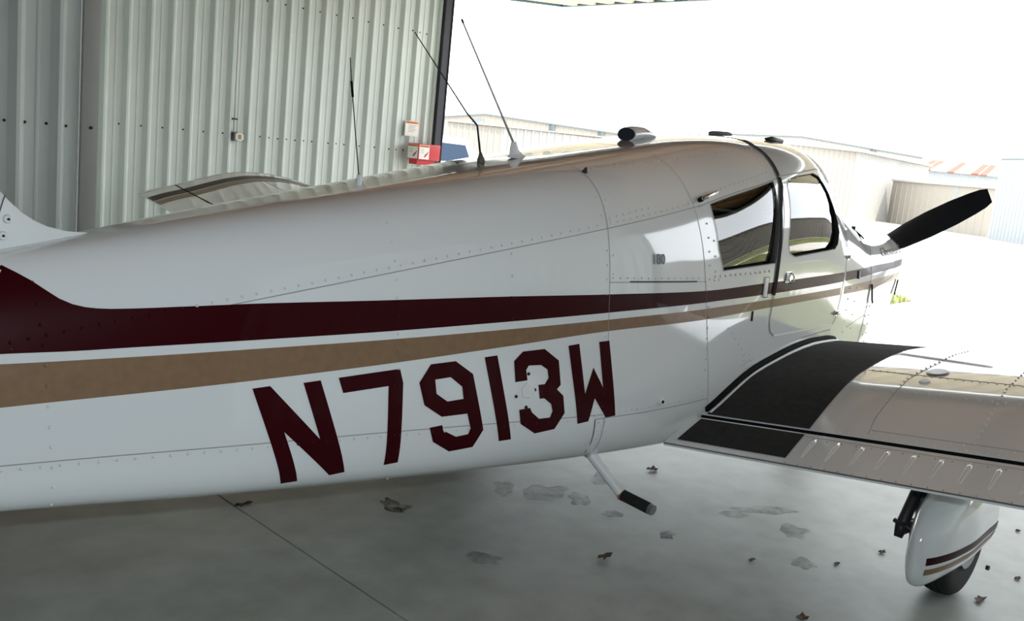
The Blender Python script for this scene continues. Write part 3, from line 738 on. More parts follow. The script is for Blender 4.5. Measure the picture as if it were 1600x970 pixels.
# --- seams
ribbon('panel_seam',[(-3.3,SU(-3.3)),(.19,SU(.19))],.0032,SEAM,skS); ribbon('panel_seam',[(-3.3,SLz(-3.3)),(-.37,SLz(-.37))],.0032,SEAM,skS)
hoop('panel_seam',-.36,-.01,-.78,1,.0034,SEAM,skS); hoop('panel_seam',.195,-.13,-.70,1,.0030,SEAM,skP)
ribbon('panel_seam',[(-.363,1.1297),(.18,1.1305)],.003,SEAM,skP); ribbon('hinge_line',[(-.26,1.1315),(.12,1.132)],.006,STEEL,skP,off=.002)
ribbon('panel_seam',[(-.403,.614),(-.17,.619),(.048,.63),(.239,.641)],.0032,SEAM,skP); ribbon('panel_seam',[(-.403,.614),(-.398,.52),(-.395,.47)],.004,STEEL,skP)
ribbon('panel_seam',[(-.365,.74),(-.362,.625)],.003,SEAM,skP)
ribbon('panel_seam',[(.165,1.4275),(.45,1.505),(.755,1.581)],.004,SEAM,skC)
ribbon('door_gap',[(.755,1.582),(.748,1.545),(.726,1.50),(.707,1.4411),(.7066,1.3517),(.7086,1.2555),(.708,1.118),(.702,1.06)],.030,RUBBER,doorR,off=.004)
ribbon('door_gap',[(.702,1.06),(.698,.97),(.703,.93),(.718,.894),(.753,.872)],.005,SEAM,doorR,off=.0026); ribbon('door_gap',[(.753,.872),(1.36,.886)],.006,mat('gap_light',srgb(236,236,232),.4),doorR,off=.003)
ribbon('door_gap',[(1.36,.886),(1.39,.92),(1.412,1.0),(1.445,1.163),(1.46,1.33),(1.22,1.615),(1.16,1.640),(.755,1.585)],.005,SEAM,doorR,off=.003)
def hoop_roof():
    vs=[];fs=[];seq=[]
    L=[(.755,1.582),(.765,1.645),(.775,1.686),(.789,1.715),(.834,1.7405)]
    f=interp([(z,X) for X,z in L])
    n=90
    for i in range(n+1):
        a=.15+.85*i/n; X=.78
        for _ in range(4):
            y,z=spt(X,a); X=f(z) if z<1.7405 else .834+ (z-1.7405)*1.5
        if z>1.575: seq.append((X,-y,z))
    seq+= [(X,-y,z) for X,y,z in seq[::-1][1:]]
    for X,y,z in seq:
        nn=fnorm(X,y,z); p=Vector((X,y,z))+nn*.003; vs+=[p+Vector((.014,0,0)),p-Vector((.014,0,0))]
    for i in range(len(seq)-1): fs.append((2*i,2*i+2,2*i+3,2*i+1))
    mk('roof_gap_seal',vs,fs,RUBBER,skC)
hoop_roof()
ribbon('window_seal',FRONTW[3:10],.011,RUBBER,doorR,off=.003); ribbon('window_seal',FRONTW[9:]+FRONTW[:4],.004,SEAM,doorR,off=.003)
ribbon('window_seal',REARW[1:3]+[REARW[3]],.009,RUBBER,winR,off=.003); ribbon('window_seal',[REARW[3],REARW[4]]+REARW[5:]+[REARW[0],REARW[1]],.004,SEAM,winR,off=.003)
ribbon('cowl_seam',[(1.97,1.3125),(1.925,1.27),(1.871,1.216),(1.843,1.151),(1.82,1.054),(1.80,.9545),(1.78,.883),(1.755,.788),(1.73,.70),(1.72,.60)],.006,STEEL,cowl,off=.002)
ribbon('cowl_seam',[(1.86,1.045),(2.25,1.10)],.004,SEAM,cowl,off=.002); ribbon('panel_seam',[(1.40,.80),(1.385,.72),(1.38,.66)],.004,SEAM,skC)
ribbon('windshield_frame',[WS[1],WS[2],WS[3]],.03,WHITEM,wsh,off=.004); ribbon('windshield_frame',[(p[0],p[1]) for p in (WS[1],WS[2],WS[3])],.03,WHITEM,wsh,off=.004,side=1)
hoop('windshield_frame',1.24,0,.45,1,.03,WHITEM,wsh,off=.004); hoop('windshield_frame',1.935,0,.72,1,.03,WHITEM,wsh,off=.004)
# --- small fittings on the right side
def onskin(X,z):
    p=srf(X,z); n=fnorm(X,-half(X,z),z); u=(Vector((1,0,0))-n*n.x).normalized(); v=n.cross(u); v=v if v.z>0 else -v
    return p,n,u,v
def plate(name,X,z,w_,h_,th,m,parent,bev=.004):
    p,n,u,v=onskin(X,z); M=Matrix(((u.x,v.x,n.x,p.x),(u.y,v.y,n.y,p.y),(u.z,v.z,n.z,p.z),(0,0,0,1)))
    o=MB().box((-w_/2,-h_/2,-.004),(w_/2,h_/2,th),M).build(name,m,parent)
    return bevel(o,min(bev,th*.45,w_*.3,h_*.3)) if bev else o
plate('door_handle_bezel',.815,1.139,.05,.052,.006,CHROME,doorR); plate('door_handle_pull',.800,1.139,.026,.03,.010,ALU,doorR)
p,n,u,v=onskin(.83,1.136); MB().tube([p+n*.004+v*.024,p+n*.016+u*.016+v*.012,p+n*.016+u*.016-v*.014,p+n*.004-v*.024],.004,8).build('door_handle',CHROME,doorR,smooth=True)
plate('latch_cover',.629,1.098,.032,.085,.004,WHITEM,skC,.002)
def outline_box(X,z,w_,h_,parent):
    ribbon('latch_outline',[(X-w_/2,z-h_/2),(X+w_/2,z-h_/2),(X+w_/2,z+h_/2),(X-w_/2,z+h_/2)],.004,STEEL,parent,off=.005,closed=True)
outline_box(.629,1.098,.036,.09,skC)
for X,z in ((1.488,1.222),(1.40,.943)):
    p,n,u,v=onskin(X,z); MB().tube([p-u*.045+n*.010,p+u*.045+n*.010],.008,10).build('door_hinge',CHROME,doorR,smooth=True); plate('hinge_plate',X-.02,z,.04,.03,.004,CHROME,doorR,.0015)
plate('vent_hole',1.626,1.128,.028,.04,.002,RUBBER,skC,0); plate('vent_rim',1.642,1.128,.006,.044,.006,WHITEM,skC,0)
p,n,u,v=onskin(1.835,1.06); MB().tube([p+n*.006+v*.01,p+n*.010-v*.07,p+n*.010-v*.09+u*.012],.005,8).build('cowl_latch',STEEL,cowl,smooth=True)
p,n,u,v=onskin(2.38,1.03); MB().tube([p+n*.006+v*.04,p+n*.010-v*.05],.005,8).build('cowl_latch',STEEL,cowl,smooth=True)
for X,z,r in ((-.0587,.6561,.012),):
    p,n,u,v=onskin(X,z); MB().tube([p-n*.002,p+n*.010],[r*1.25,r],16).build('drain_rim',WHITEM,skP,smooth=False); MB().tube([p+n*.0095,p+n*.0108],[r*.6,r*.6],12).build('drain_hole',RUBBER,skP)
p,n,u,v=onskin(.545,.9725); MB().box((-.006,-.022,0),(.006,.022,.003),Matrix(((u.x,v.x,n.x,p.x),(u.y,v.y,n.y,p.y),(u.z,v.z,n.z,p.z),(0,0,0,1)))).build('placard',RUBBER,skC)
# static port bezel between the digits
p,n,u,v=onskin(-.7187,.7433); MB().tube([p-n*.002,p+n*.004,p+n*.005],[.032,.030,.024],6).build('static_port',WHITEM,skS)
for du,dv in ((-.05,-.018),(0,.06),(.03,.0),(-.005,-.06)):
    q=p+u*du+v*dv; MB().tube([q-n*.001,q+n*.004],[.007,.005],8).build('port_screw',STEEL,skS)
p,n,u,v=onskin(-.353,1.525); MB().tube([p,p+n*.02],[.012,.004],8).build('skin_fitting',STEEL,skR)
# fresh air scoop lever above the rear window
p,n,u,v=onskin(.185,1.4545); q,n2,_,_=onskin(.307,1.4907)
MB().tube([p+n*.012,(p+q)/2+n*.016,q+n*.010],[.010,.009,.006],8).build('window_vane',CHROME,skC,smooth=True); MB().tube([p+n*.0,p+n*.016],[.010,.012],8).build('vane_knob',RUBBER,skC)
# chrome 180 numerals
def skin_text(s,size,X0,z0,m,parent,name,th=.003,shear=0,scale=1,slope=0):
    vs,fs=text_geo(s,size,shear); out=[]
    for t in (.0015,.0015+th):
        for q in vs:
            out.append(srf(X0+q.x*scale,z0+q.y+slope*q.x*scale,t))
    n=len(vs); F=[tuple(i+n for i in f) for f in fs]
    return mk(name,out,F+[f[::-1] for f in fs],m,parent)
def skin_text_k(*a,**k):
    o=skin_text(*a,**k); o['kind']='stuff'; return o
skin_text('180',.058,-.146,1.200,mat('numeral_metal',srgb(96,98,100),.4,metal=.3),skP,'numeral_emblem',.004,0,.83)
skin_text_k('Cherokee C',.060,2.045,1.213,mat('brown_script',srgb(120,92,76),.4),cowl,'name_script',.0015,.25,1.35,.03)
# --- roof fittings
def rooftop(X): return spar(X)[3]
def ring(x,y,z,rx,ry,rz,axis,n=16): pass
sc=[]
for x,wy,hz in ((.272,.054,.033),(.30,.055,.034),(.36,.052,.031),(.42,.042,.020),(.485,.01,.004)):
    zt=rooftop(x)-.006; sc.append([(x,wy*math.cos(t),zt+ (hz*1.0+hz*math.sin(t))) for t in [k*math.pi/10 for k in range(20)]])
o=MB().loft(sc).build('roof_air_scoop',WHITE,PL,smooth=False); autosmooth(o,50)
sc2=[[(.2705,.049*math.cos(t)*q,rooftop(.272)-.006+.033+.029*math.sin(t)*q) for t in [k*math.pi/10 for k in range(20)]] for q in (1,)]
MB().add(sc2[0],[tuple(range(20))]).build('scoop_opening',mat('scoop_dark',srgb(34,40,52),.6),o)
o=MB().loft([[(x,wy*math.cos(t),rooftop(x)+.006+hz*math.sin(t)) for t in [k*math.pi/8 for k in range(16)]] for x,wy,hz in ((.955,.03,.010),(.965,.04,.012),(1.06,.04,.012),(1.10,.02,.006))]).build('roof_beacon',mat('beacon_grey',srgb(120,124,126),.5),PL); autosmooth(o)
p=Vector((1.05,-.25,spar(1.05)[3]-.02)); 
def roofpt(X,y):
    lo,hi=1.1,spar(X)[3]
    z=lo
    for _ in range(40):
        m_=.5*(lo+hi)
        if half(X,m_)>abs(y): lo=m_
        else: hi=m_
    return Vector((X,y,lo))
MB().tube([roofpt(1.03,-.25)+Vector((0,0,.006)),roofpt(1.08,-.255)+Vector((0,0,.010)),roofpt(1.17,-.26)+Vector((0,0,.006))],[.006,.012,.011],8).build('outside_air_probe',STEEL,PL,smooth=True)
# antennas
a=MB().loft([[(.5*(xa+xb)+.5*(xb-xa)*math.cos(t),wy*math.sin(t),z) for t in [k*math.pi/8 for k in range(16)]] for xa,xb,wy,z in ((-.455,-.330,.024,1.549),(-.452,-.336,.020,1.554),(-.450,-.356,.013,1.560),(-.449,-.378,.010,1.569),(-.447,-.398,.009,1.583),(-.445,-.409,.008,1.598),(-.443,-.416,.007,1.610),(-.440,-.420,.005,1.613))]).build('whip_antenna',WHITEM,PL); autosmooth(a,60)
MB().tube([(-.430,0,1.606),(-.758,0,2.027)],[.0050,.0032],8).build('whip',mat('whip_grey',srgb(186,188,188),.5),a,smooth=True); MB().tube([(-.752,0,2.020),(-.7605,0,2.031)],.0045,8).build('whip_tip',STEEL,a)
z0=rooftop(-.6)
a=MB().tube([(-.598,0,z0-.005),(-.598,0,z0+.012),(-.600,0,z0+.022),(-.603,0,z0+.034),(-.606,0,z0+.045)],[.014,.016,.014,.008,.004],12).build('bent_whip_antenna',mat('antenna_olive',srgb(90,88,74),.5),PL,smooth=True)
MB().tube([(-.606,0,z0+.04),(-.634,0,1.656),(-.640,0,1.662),(-.692,0,1.698),(-.973,0,1.952)],[.0040,.0038,.0038,.0032,.0018],8).build('whip',STEEL,a,smooth=True)
z0=rooftop(-1.164)
a=MB().tube([(-1.164,0,z0-.02),(-1.164,0,z0+.018),(-1.164,0,z0+.022),(-1.164,0,z0+.034)],[.0115,.0115,.009,.008],12).build('loaded_whip_antenna',WHITEM,PL); autosmooth(a)
MB().tube([(-1.164,0,z0+.02),(-1.215,0,1.703),(-1.236,0,1.827)],[.0022,.0020,.0016],6).build('whip',STEEL,a,smooth=True); MB().tube([(-1.214,0,1.700),(-1.2245,0,1.752)],.0042,8).build('loading_coil',RUBBER,a)
# --- fin with dorsal fillet, rudder, stabilator
finT=[(-3.55,2.12),(-3.05,2.10),(-2.80,1.93),(-2.60,1.73),(-2.45,1.53),(-2.36,1.40),(-2.316,1.342),(-2.285,1.308),(-2.253,1.278),(-2.22,1.257),(-2.187,1.242),(-2.137,1.230),(-2.079,1.226)]
def finbot(X): return spar(X)[3]-.035
fr=[]
for X,z in finT:
    b=finbot(X); th=.055*min(1,max(.06,(-2.06-X)/.8)); r=[]
    N=8
    for k in range(N+1):
        q=k/N; zz=b+(z-b)*q; tq=th*(1-.55*q)*(1 if q<.98 else .35); r.append((X,-tq,zz))
    for k in range(N,-1,-1):
        q=k/N; zz=b+(z-b)*q; tq=th*(1-.55*q)*(1 if q<.98 else .35); r.append((X,tq,zz))
    fr.append(r)
fin=MB().loft(fr).build('fin',WHITE,PL); autosmooth(fin,50)
MB().tube([(-2.312-.0,-.03-.012,1.221),(-2.312,-.03-.018,1.221)],[.012,.010],12).build('fastener',WHITEM,fin)
MB().tube([(-2.300,-.028-.008,1.265),(-2.300,-.03-.014,1.265)],[.012,.010],12).build('fastener',WHITEM,fin)
for x,z in ((-2.312,1.221),(-2.300,1.265)): MB().tube([(x,-.047,z),(x,-.0495,z)],[.004,.004],6).build('fastener_stud',STEEL,fin)
def finth(X,z):
    th=.055*min(1,max(.06,(-2.06-X)/.8)); b=finbot(X); f=interp(sorted(finT)); zz=f(X); q=max(0,min(1,(z-b)/(zz-b))); return th*(1-.55*q)
L=[(-2.297,1.325),(-2.303,1.308),(-2.31,1.284),(-2.318,1.262),(-2.33,1.24)]
MB().tube([(x,-finth(x,z)-.0005,z) for x,z in L],.0018,6).build('fin_seam',STEEL,fin)
L=[(-2.08,1.217),(-2.2,1.198),(-2.34,1.163),(-2.6,1.115)]
MB().tube([(x,-finth(x,z)-.002,z-.006) for x,z in L],.0028,6).build('fillet_seal',RUBBER,fin)
MB().add([(-3.56,-.022,1.0),(-3.56,.022,1.0),(-3.56,.012,2.1),(-3.56,-.012,2.1),(-3.98,0,1.0),(-3.80,0,2.1)],[(0,3,5,4),(1,4,5,2),(0,4,1),(3,2,5),(0,1,2,3)]).build('rudder',WHITE,PL)
stab=[]
for y,le,te,z in ((-1.52,-3.28,-3.95,.93),(-.10,-3.25,-4.0,.93),(.10,-3.25,-4.0,.93),(1.52,-3.28,-3.95,.93)):
    stab.append([(le+(te-le)*s_,y,z+ (1 if up_ else -1)*.045*4*math.sqrt(s_)*(1-s_)*.6) for up_ in (1,) for s_ in (0,.03,.1,.3,.6,.85,1)]+[(le+(te-le)*s_,y,z-.045*4*math.sqrt(s_)*(1-s_)*.6) for s_ in (.85,.6,.3,.1,.03)])
o=MB().loft(stab).build('stabilator',WHITE,PL); autosmooth(o,60)
# --- wings
CHX=1.6
def thick(X): return _th(X)
_th=_pchip([0,.25,.5,.8,1.1,1.35,1.48,1.56,1.59,1.6],[.010,.060,.130,.200,.235,.215,.165,.095,.040,0])
def wingsec(zf,Y,x0,x1,sh=0):
    n=34; up_=[];lo=[]
    for i in range(n+1):
        t=i/n; X=x0+(x1-x0)*(1-(1-t)**1.9) if x1>1.59 else x0+(x1-x0)*t
        up_.append((X,Y,zf(X,Y))); lo.append((X,Y,zf(X,Y)-thick(X)))
    return up_+lo[::-1]
def wing(side,zf,name,label):
    s=side; par=PL
    ys=[.50+.1*i for i in range(40)]+[4.44]
    W=MB().loft([wingsec(zf,s*y,.225,1.6) if y<4.40 else wingsec(zf,s*y,.225,1.6) for y in ys]).build(name,WHITE,par,label=label)
    autosmooth(W,35)
    # rounded tip fairing
    def tiprow(k):
        y=4.44+.04*math.sin(k); q=math.cos(k)
        r=wingsec(zf,s*y,0,1.6); m=len(r)//2; out=[]
        for i,(X,Y,z) in enumerate(r):
            zm=zf(X,Y)-thick(X)*.15; out.append((X,Y,zm+(z-zm)*max(.1,q)))
        return out
    o=MB().loft([tiprow(k) for k in (0,.5,.9,1.25,1.5)]).build('tip_fairing',WHITE,PL); autosmooth(o,40)
    fl_=[.60+.05*i for i in range(43)]
    gap=.200 if s<0 else .20
    F=MB().loft([wingsec(zf,s*y,0,gap) for y in fl_]).build('flap',WHITE,PL); autosmooth(F,35)
    al=[2.73+.1*i for i in range(18)]+[4.435]
    A=MB().loft([wingsec(zf,s*y,0,.272 if s>0 else gap) for y in al]).build('aileron',WHITE,PL); autosmooth(A,35)
    return W,F,A
WR,FR,AR=wing(-1,zr,'wing','right wing seen from behind with black walkway'); WL,FL,AL=wing(1,zl,'wing','left wing beyond the fuselage with stripes at its tip')
for W in (WR,WL):
    pass
def wsrf(zf,X,Y,off): 
    h=.004; dx=(zf(min(1.6,X+h),Y)-zf(max(0,X-h),Y))/(2*h); dy=(zf(X,Y+h)-zf(X,Y-h))/(2*h); n=Vector((-dx,-dy,1)).normalized(); return Vector((X,Y,zf(X,Y)))+n*off,n
def wpatch(name,zf,edgeL,edgeR,xs_,m,parent,off=.0025,ny=14,side=-1):
    vs=[];ns=[];fs=[]
    for X in xs_:
        a,b=edgeL(X),edgeR(X)
        for j in range(ny+1):
            p,n=wsrf(zf,X,a+(b-a)*j/ny,off); vs.append(p);ns.append(n)
    for i in range(len(xs_)-1):
        for j in range(ny):
            q=(i*(ny+1)+j,(i+1)*(ny+1)+j,(i+1)*(ny+1)+j+1,i*(ny+1)+j+1)
            nn=(vs[q[1]]-vs[q[0]]).cross(vs[q[2]]-vs[q[0]]); fs.append(q if nn.z>0 else q[::-1])
    return mk(name,vs,fs,m,parent,normals=ns)
wo=lambda X:-(1.122-.105*X if X<.7 else 1.0485+.0*(X-.7))
wi=lambda X:-.640
span=lambda a,b,n:[a+(b-a)*i/n for i in range(n+1)]
wpatch('wing_walk',zr,wo,wi,span(.228,1.58,40),WALK,WR); wpatch('wing_walk',zr,wo,wi,span(.033,.19,6),WALK,FR)
# dark hinge gap under the skin edge
MB().add([(.2232,-.60,zr(.2232,.60)-.0015),(.2232,-2.72,zr(.2232,2.72)-.0015),(.2232,-2.72,zr(.2232,2.72)-.05),(.2232,-.60,zr(.2232,.60)-.05)],[(0,1,2,3)]).build('hinge_gap',RUBBER,WR)
# flap nose and trailing edge highlights
ys=[-.60-.1*i for i in range(22)]
# flap beads
for i in range(-6,17):
    y=-1.164-.0918*i
    if y<-2.66 or y>-1.135: continue
    pts=[]
    for k in range(7):
        X=.045+.122*k/6; p,n=wsrf(zr,X,y-.095*(.11-X)*1.0,-.006); pts.append(p)
    MB().tube([pts[0]]+pts[1:],[.0050]+[.0085+.0008*k for k in range(1,6)]+[.0100],10).build('stiffening_bead',WHITE,FR,smooth=True)
class WR_(Rivets):
    def run(s,zf,pts,step,r=.0035):
        for (a,b) in zip(pts[:-1],pts[1:]):
            L=math.hypot(b[0]-a[0],b[1]-a[1]);n=max(1,int(L/step))
            for i in range(n):
                p,nn=wsrf(zf,a[0]+(b[0]-a[0])*i/n,a[1]+(b[1]-a[1])*i/n,.0005); s.at(p,nn,r)
rv=WR_()
rv.run(zr,[(.24,-1.31),(.36,-1.283),(.55,-1.262),(.70,-1.248),(.95,-1.27),(1.3,-1.27)],.034,.004)
rv.run(zr,[(.28,-1.676),(.47,-1.654),(.69,-1.622),(1.2,-1.60)],.034,.004); rv.run(zr,[(.28,-2.05),(.69,-2.0),(1.2,-1.97)],.034,.004)
rv.run(zr,[(.264,-1.32),(.264,-2.7)],.040,.004); rv.run(zr,[(.236,-1.15),(.236,-2.7)],.034,.0036); rv.run(zr,[(.758,-1.08),(.735,-1.45),(.725,-2.7)],.030,.004); rv.run(zr,[(.56,-1.30),(.55,-2.4)],.045,.003)
rv.build(WR)
rv=WR_(); rv.run(zr,[(.165,-1.15),(.165,-2.6)],.055,.003); rv.run(zr,[(.01,-1.13),(.01,-2.66)],.05,.0025); rv.build(FR,ALU)
def wline(zf,pts,r,m,parent,name='skin_seam'):
    P=[]
    for (a,b) in zip(pts[:-1],pts[1:]):
        n=max(1,int(math.hypot(b[0]-a[0],b[1]-a[1])/.05))
        for i in range(n): P.append(wsrf(zf,a[0]+(b[0]-a[0])*i/n,a[1]+(b[1]-a[1])*i/n,.0002)[0])
    P.append(wsrf(zf,*pts[-1],.0002)[0]); MB().tube(P,r,5).build(name,m,parent)
wline(zr,[(.25,-1.315),(.36,-1.29),(.55,-1.27),(.70,-1.257),(.95,-1.28)],.0016,SEAM,WR); wline(zr,[(.275,-1.315),(.275,-2.7)],.0016,SEAM,WR); wline(zr,[(.752,-1.06),(.72,-2.7)],.0016,SEAM,WR)
wline(zr,[(.180,-1.11),(.178,-2.68)],.0012,SEAM,FR); wline(zr,[(.0,-.6),(.0,-2.7)],.003,ALU,FR,'trailing_edge')
for X,Y,r in ((.80,-1.327,.045),(.679,-1.326,.022)):
    p,n=wsrf(zr,X,Y,0); MB().tube([p-n*.004,p+n*.004,p+n*.006],[r,r,r*.8],20).build('fuel_cap',ALU if r>.03 else WHITEM,WR)
# wing root fairing strip
MB().tube([Vector((X,-half(X,zr(X,.6))-.004,zr(X,half(X,zr(X,.6)))+.012)) for X in span(.24,1.40,24)],.014,8).build('root_seal',RUBBER,WR,smooth=True)
MB().tube([Vector((X,-half(X,zr(X,.6))-.028,zr(X,half(X,zr(X,.6)))+.006)) for X in span(.24,1.40,24)],.006,6).build('root_fairing',WHITEM,WR,smooth=True)
# left wing stripes, aileron gap
st1=lambda y:(lambda X:y)
wpatch('tip_stripe',zl,lambda X:4.315-.02*X,lambda X:4.205-.01*X,span(0,1.45,30),MAROON,WL,.0016,4); wpatch('tip_stripe',zl,lambda X:4.185,lambda X:4.095,span(0,1.45,30),TAN,WL,.0016,4)
MB().add([(.268,2.74,zl(.268,2.74)+.002),(.268,4.44,zl(.268,4.44)+.002),(.281,4.44,zl(.281,4.44)+.002),(.281,2.74,zl(.281,2.74)+.002)],[(0,1,2,3)][::1]).build('hinge_gap',RUBBER,WL)
wline(zl,[(.85,4.1),(.857,3.2)],.002,SEAM,WL); wline(zl,[(.0,4.43),(.5,4.43),(1.0,4.43),(1.45,4.43)],.002,SEAM,WL)
# --- propeller and spinner
HX,HZp=2.70,1.115
pr=thing('propeller_tmp','x','x'); bpy.data.objects.remove(pr)
sp=MB().loft([[(x,r*math.cos(t),HZp+r*math.sin(t)) for t in [k*math.pi/12 for k in range(24)]] for x,r in ((2.625,.15),(2.70,.148),(2.80,.12),(2.88,.07),(2.92,.012))]).build('propeller',WHITE,PL); autosmooth(sp,50)
def blade(sgn):
    ang=math.radians(33); d=Vector((0,-math.cos(ang)*sgn,math.sin(ang)*sgn)); ch=Vector((0,math.sin(ang),math.cos(ang)))
    RR=.90; rings=[]
    for r,c_,tw,th in ((.10,.09,.9,.035),(.22,.17,.75,.028),(.36,.190,.58,.022),(.52,.186,.44,.017),(.68,.168,.35,.012),(.80,.142,.30,.009),(.86,.122,.28,.007),(.90,.090,.27,.004)):
        u=Vector((math.sin(tw)*sgn,0,0))*1.0+ch*math.cos(tw); nrm=d.cross(u).normalized(); cen=Vector((HX,0,HZp))+d*r; rg=[]
        for k in range(16):
            t=k*math.pi/8; rg.append(cen+u*(c_/2*math.cos(t))+nrm*(th/2*math.sin(t)))
        rings.append(rg)
    o=MB().loft(rings).build('blade',PROP,sp); autosmooth(o,60)
blade(1); blade(-1)
# --- landing gear
def pant(y,lab):
    S=[(.395,.010,.15,.25),(.41,.026,.125,.31),(.47,.058,.105,.38),(.60,.092,.11,.45),(.74,.106,.115,.50),(.88,.102,.13,.50),(.97,.10,.16,.46),(1.04,.06,.20,.40),(1.08,.015,.26,.33)]
    f=[_pchip([s[0] for s in S],[s[j] for s in S]) for j in (1,2,3)]
    rings=[]
    for i in range(41):
        X=.395+(1.08-.395)*i/40; w_,b,t=(g(X) for g in f); rg=[]
        for k in range(28):
            a=2*math.pi*k/28; n=2.5; c_,s_=math.cos(a),math.sin(a); den=(abs(c_)**n+abs(s_)**n)**(1/n)
            rg.append((X,y+w_*c_/den,.5*(b+t)+.5*(t-b)*s_/den))
        rings.append(rg)
    g=thing_part('main_gear',y)
    o=MB().loft(rings).build('wheel_fairing',WHITE,g); autosmooth(o,60)
    # stripes on the outer side
    def strip(z0a,z0b,h,m):
        vs=[];fs=[];nn=30
        for i in range(nn+1):
            X=.425+(1.0-.425)*i/nn; w_,b,t=(q(X) for q in f); zc=.5*(b+t)
            for j in range(3):
                z=z0a+(z0b-z0a)*i/nn+h*j/2; e=min(.97,abs(z-zc)/(.5*(t-b))); yy=w_*(1-e**2.5)**.4+.0012
                vs.append((X,y-yy,z))
        for i in range(nn):
            for j in range(2): fs.append((i*3+j,(i+1)*3+j,(i+1)*3+j+1,i*3+j+1))
        mk('fairing_stripe',vs,fs,m,g)
    strip(.208,.262,.030,MAROON); strip(.168,.225,.024,TAN)
    ty=MB(); R_=.215; cz_=.215
    prof=[(-.075,.13),(-.078,.17),(-.070,.196),(-.055,.208),(-.037,.213),(-.034,.206),(-.026,.206),(-.023,.215),(-.005,.216),(-.003,.208),(.003,.208),(.005,.216),(.023,.215),(.026,.206),(.034,.206),(.037,.213),(.055,.208),(.070,.196),(.078,.17),(.075,.13)]
    rings=[[(.78+r*math.cos(t),y+py*.86,cz_+r*math.sin(t)) for t in [k*math.pi/24 for k in range(48)]] for py,r in prof]
    t_=ty.loft(rings).build('tyre',TYRE,g); autosmooth(t_,50)
    MB().tube([(.78,y-.075,cz_),(.78,y+.075,cz_)],.09,20).build('wheel_hub',ALU,g)
    s=1 if y<0 else -1; yi=y+s*.115
    MB().tube([(.79,yi-s*.03,.80 if y<0 else .80),(.79,yi-s*.03,.40)],.036,14).build('oleo_cylinder',STEEL,g,smooth=True); MB().tube([(.79,yi-s*.03,.42),(.79,yi-s*.03,.20)],.026,14).build('oleo_piston',CHROME,g,smooth=True)
    b=MB(); b.tube([(.70,yi,.47),(.62,yi,.40),(.535,yi,.285),(.520,yi,.245)],[.024,.022,.024,.016],10); b.tube([(.50,yi-.05,.30),(.54,yi+.03,.30)],.010,8); b.build('torque_link',STEEL,g,smooth=True)
    MB().tube([(.535,yi,.27),(.62,yi-s*.015,.28),(.75,yi-s*.03,.225)],[.020,.022,.026],10).build('torque_link',STEEL,g,smooth=True)
    MB().tube([(.67,yi-s*.02,.46),(.64,yi-s*.02,.36),(.66,yi-s*.02,.28)],[.020,.018,.018],10).build('brake_cylinder',STEEL,g,smooth=True)
    MB().tube([(.63,yi,.30),(.60,yi-s*.02,.22),(.64,yi-s*.05,.19),(.70,yi-s*.06,.20)],.007,8).build('brake_hose',RUBBER,g,smooth=True)
    o=MB().box((.655,yi-s*.035-.004,.38),(.735,yi-s*.035+.004,.50)).build('strut_bracket',WHITEM,g); bevel(o,.003)
    MB().tube([(.70,yi-.05,.425),(.70,yi+.02,.425)],.008,8).build('bracket_bolt',STEEL,g)
    MB().tube([(.84,y-.126,.135),(.84,y-.138,.135)],.010,10).build('fairing_screw',STEEL,g)
def thing_part(name,y):
    o=bpy.data.objects.new(name,None); COL.objects.link(o); o.parent=PL; o.empty_display_size=.1; return o
pant(-1.502,'right'); pant(1.502,'left')
g=thing_part('nose_gear',0)
MB().tube([(2.28,0,.62),(2.36,0,.20)],.035,14).build('oleo_strut',STEEL,g,smooth=True)
rings=[[(2.36+r*math.cos(t),py,.17+r*math.sin(t)) for t in [k*math.pi/16 for k in range(32)]] for py,r in ((-.05,.10),(-.055,.14),(-.04,.165),(0,.17),(.04,.165),(.055,.14),(.05,.10))]
o=MB().loft(rings).build('tyre',TYRE,g); autosmooth(o,60)
# --- boarding step
st=MB().tube([(-.30,-.45,.455),(-.298,-.48,.428),(-.237,-.597,.300),(-.235,-.605,.295)],[.021,.021,.0205,.0205],16).build('boarding_step',WHITEM,PL,smooth=True)
MB().tube([(-.235,-.603,.2965),(-.232,-.735,.286)],.0225,16).build('step_tread',WALK,st,smooth=False); MB().tube([(-.232,-.735,.286),(-.232,-.752,.2845)],[.0222,.0205],16).build('step_end',ALU,st)
MB().tube([(-.235,-.595,.298),(-.235,-.606,.2962)],.0235,16).build('step_collar',mat('worn_orange',srgb(170,110,80),.6),st)
MB().tube([(-.302,-.462,.448),(-.298,-.477,.432)],[.034,.024],12).build('step_seal',mat('seal_beige',srgb(186,178,164),.8),st)
# --- cabin interior
def seat(x,y):
    s=thing_part('seat',0)
    o=MB().box((x-.22,y-.22,.62),(x+.22,y+.22,.78)).build('seat_cushion',SEAT,s); bevel(o,.05,3)
    M=Matrix.Translation((x-.22,y,.74))@Matrix.Rotation(-.22,4,'Y')
    o=MB().box((-.05,-.22,0),(.06,.22,.56),M).build('seat_back',SEAT,s); bevel(o,.05,3)
for y in (-.27,.27): seat(1.05,y); seat(.25,y)
MB().box((-.3,-.46,.50),(1.75,.46,.58)).build('cabin_floor',LINER,PL)
o=MB().box((1.52,-.46,1.02),(1.62,.46,1.36)).build('instrument_panel',RUBBER,PL); MB().box((1.40,-.45,1.34),(1.72,.45,1.37)).build('glareshield',RUBBER,PL)
MB().box((-.34,-.38,.55),(-.31,.38,1.36)).build('rear_bulkhead',LINER,PL)
bm.free()
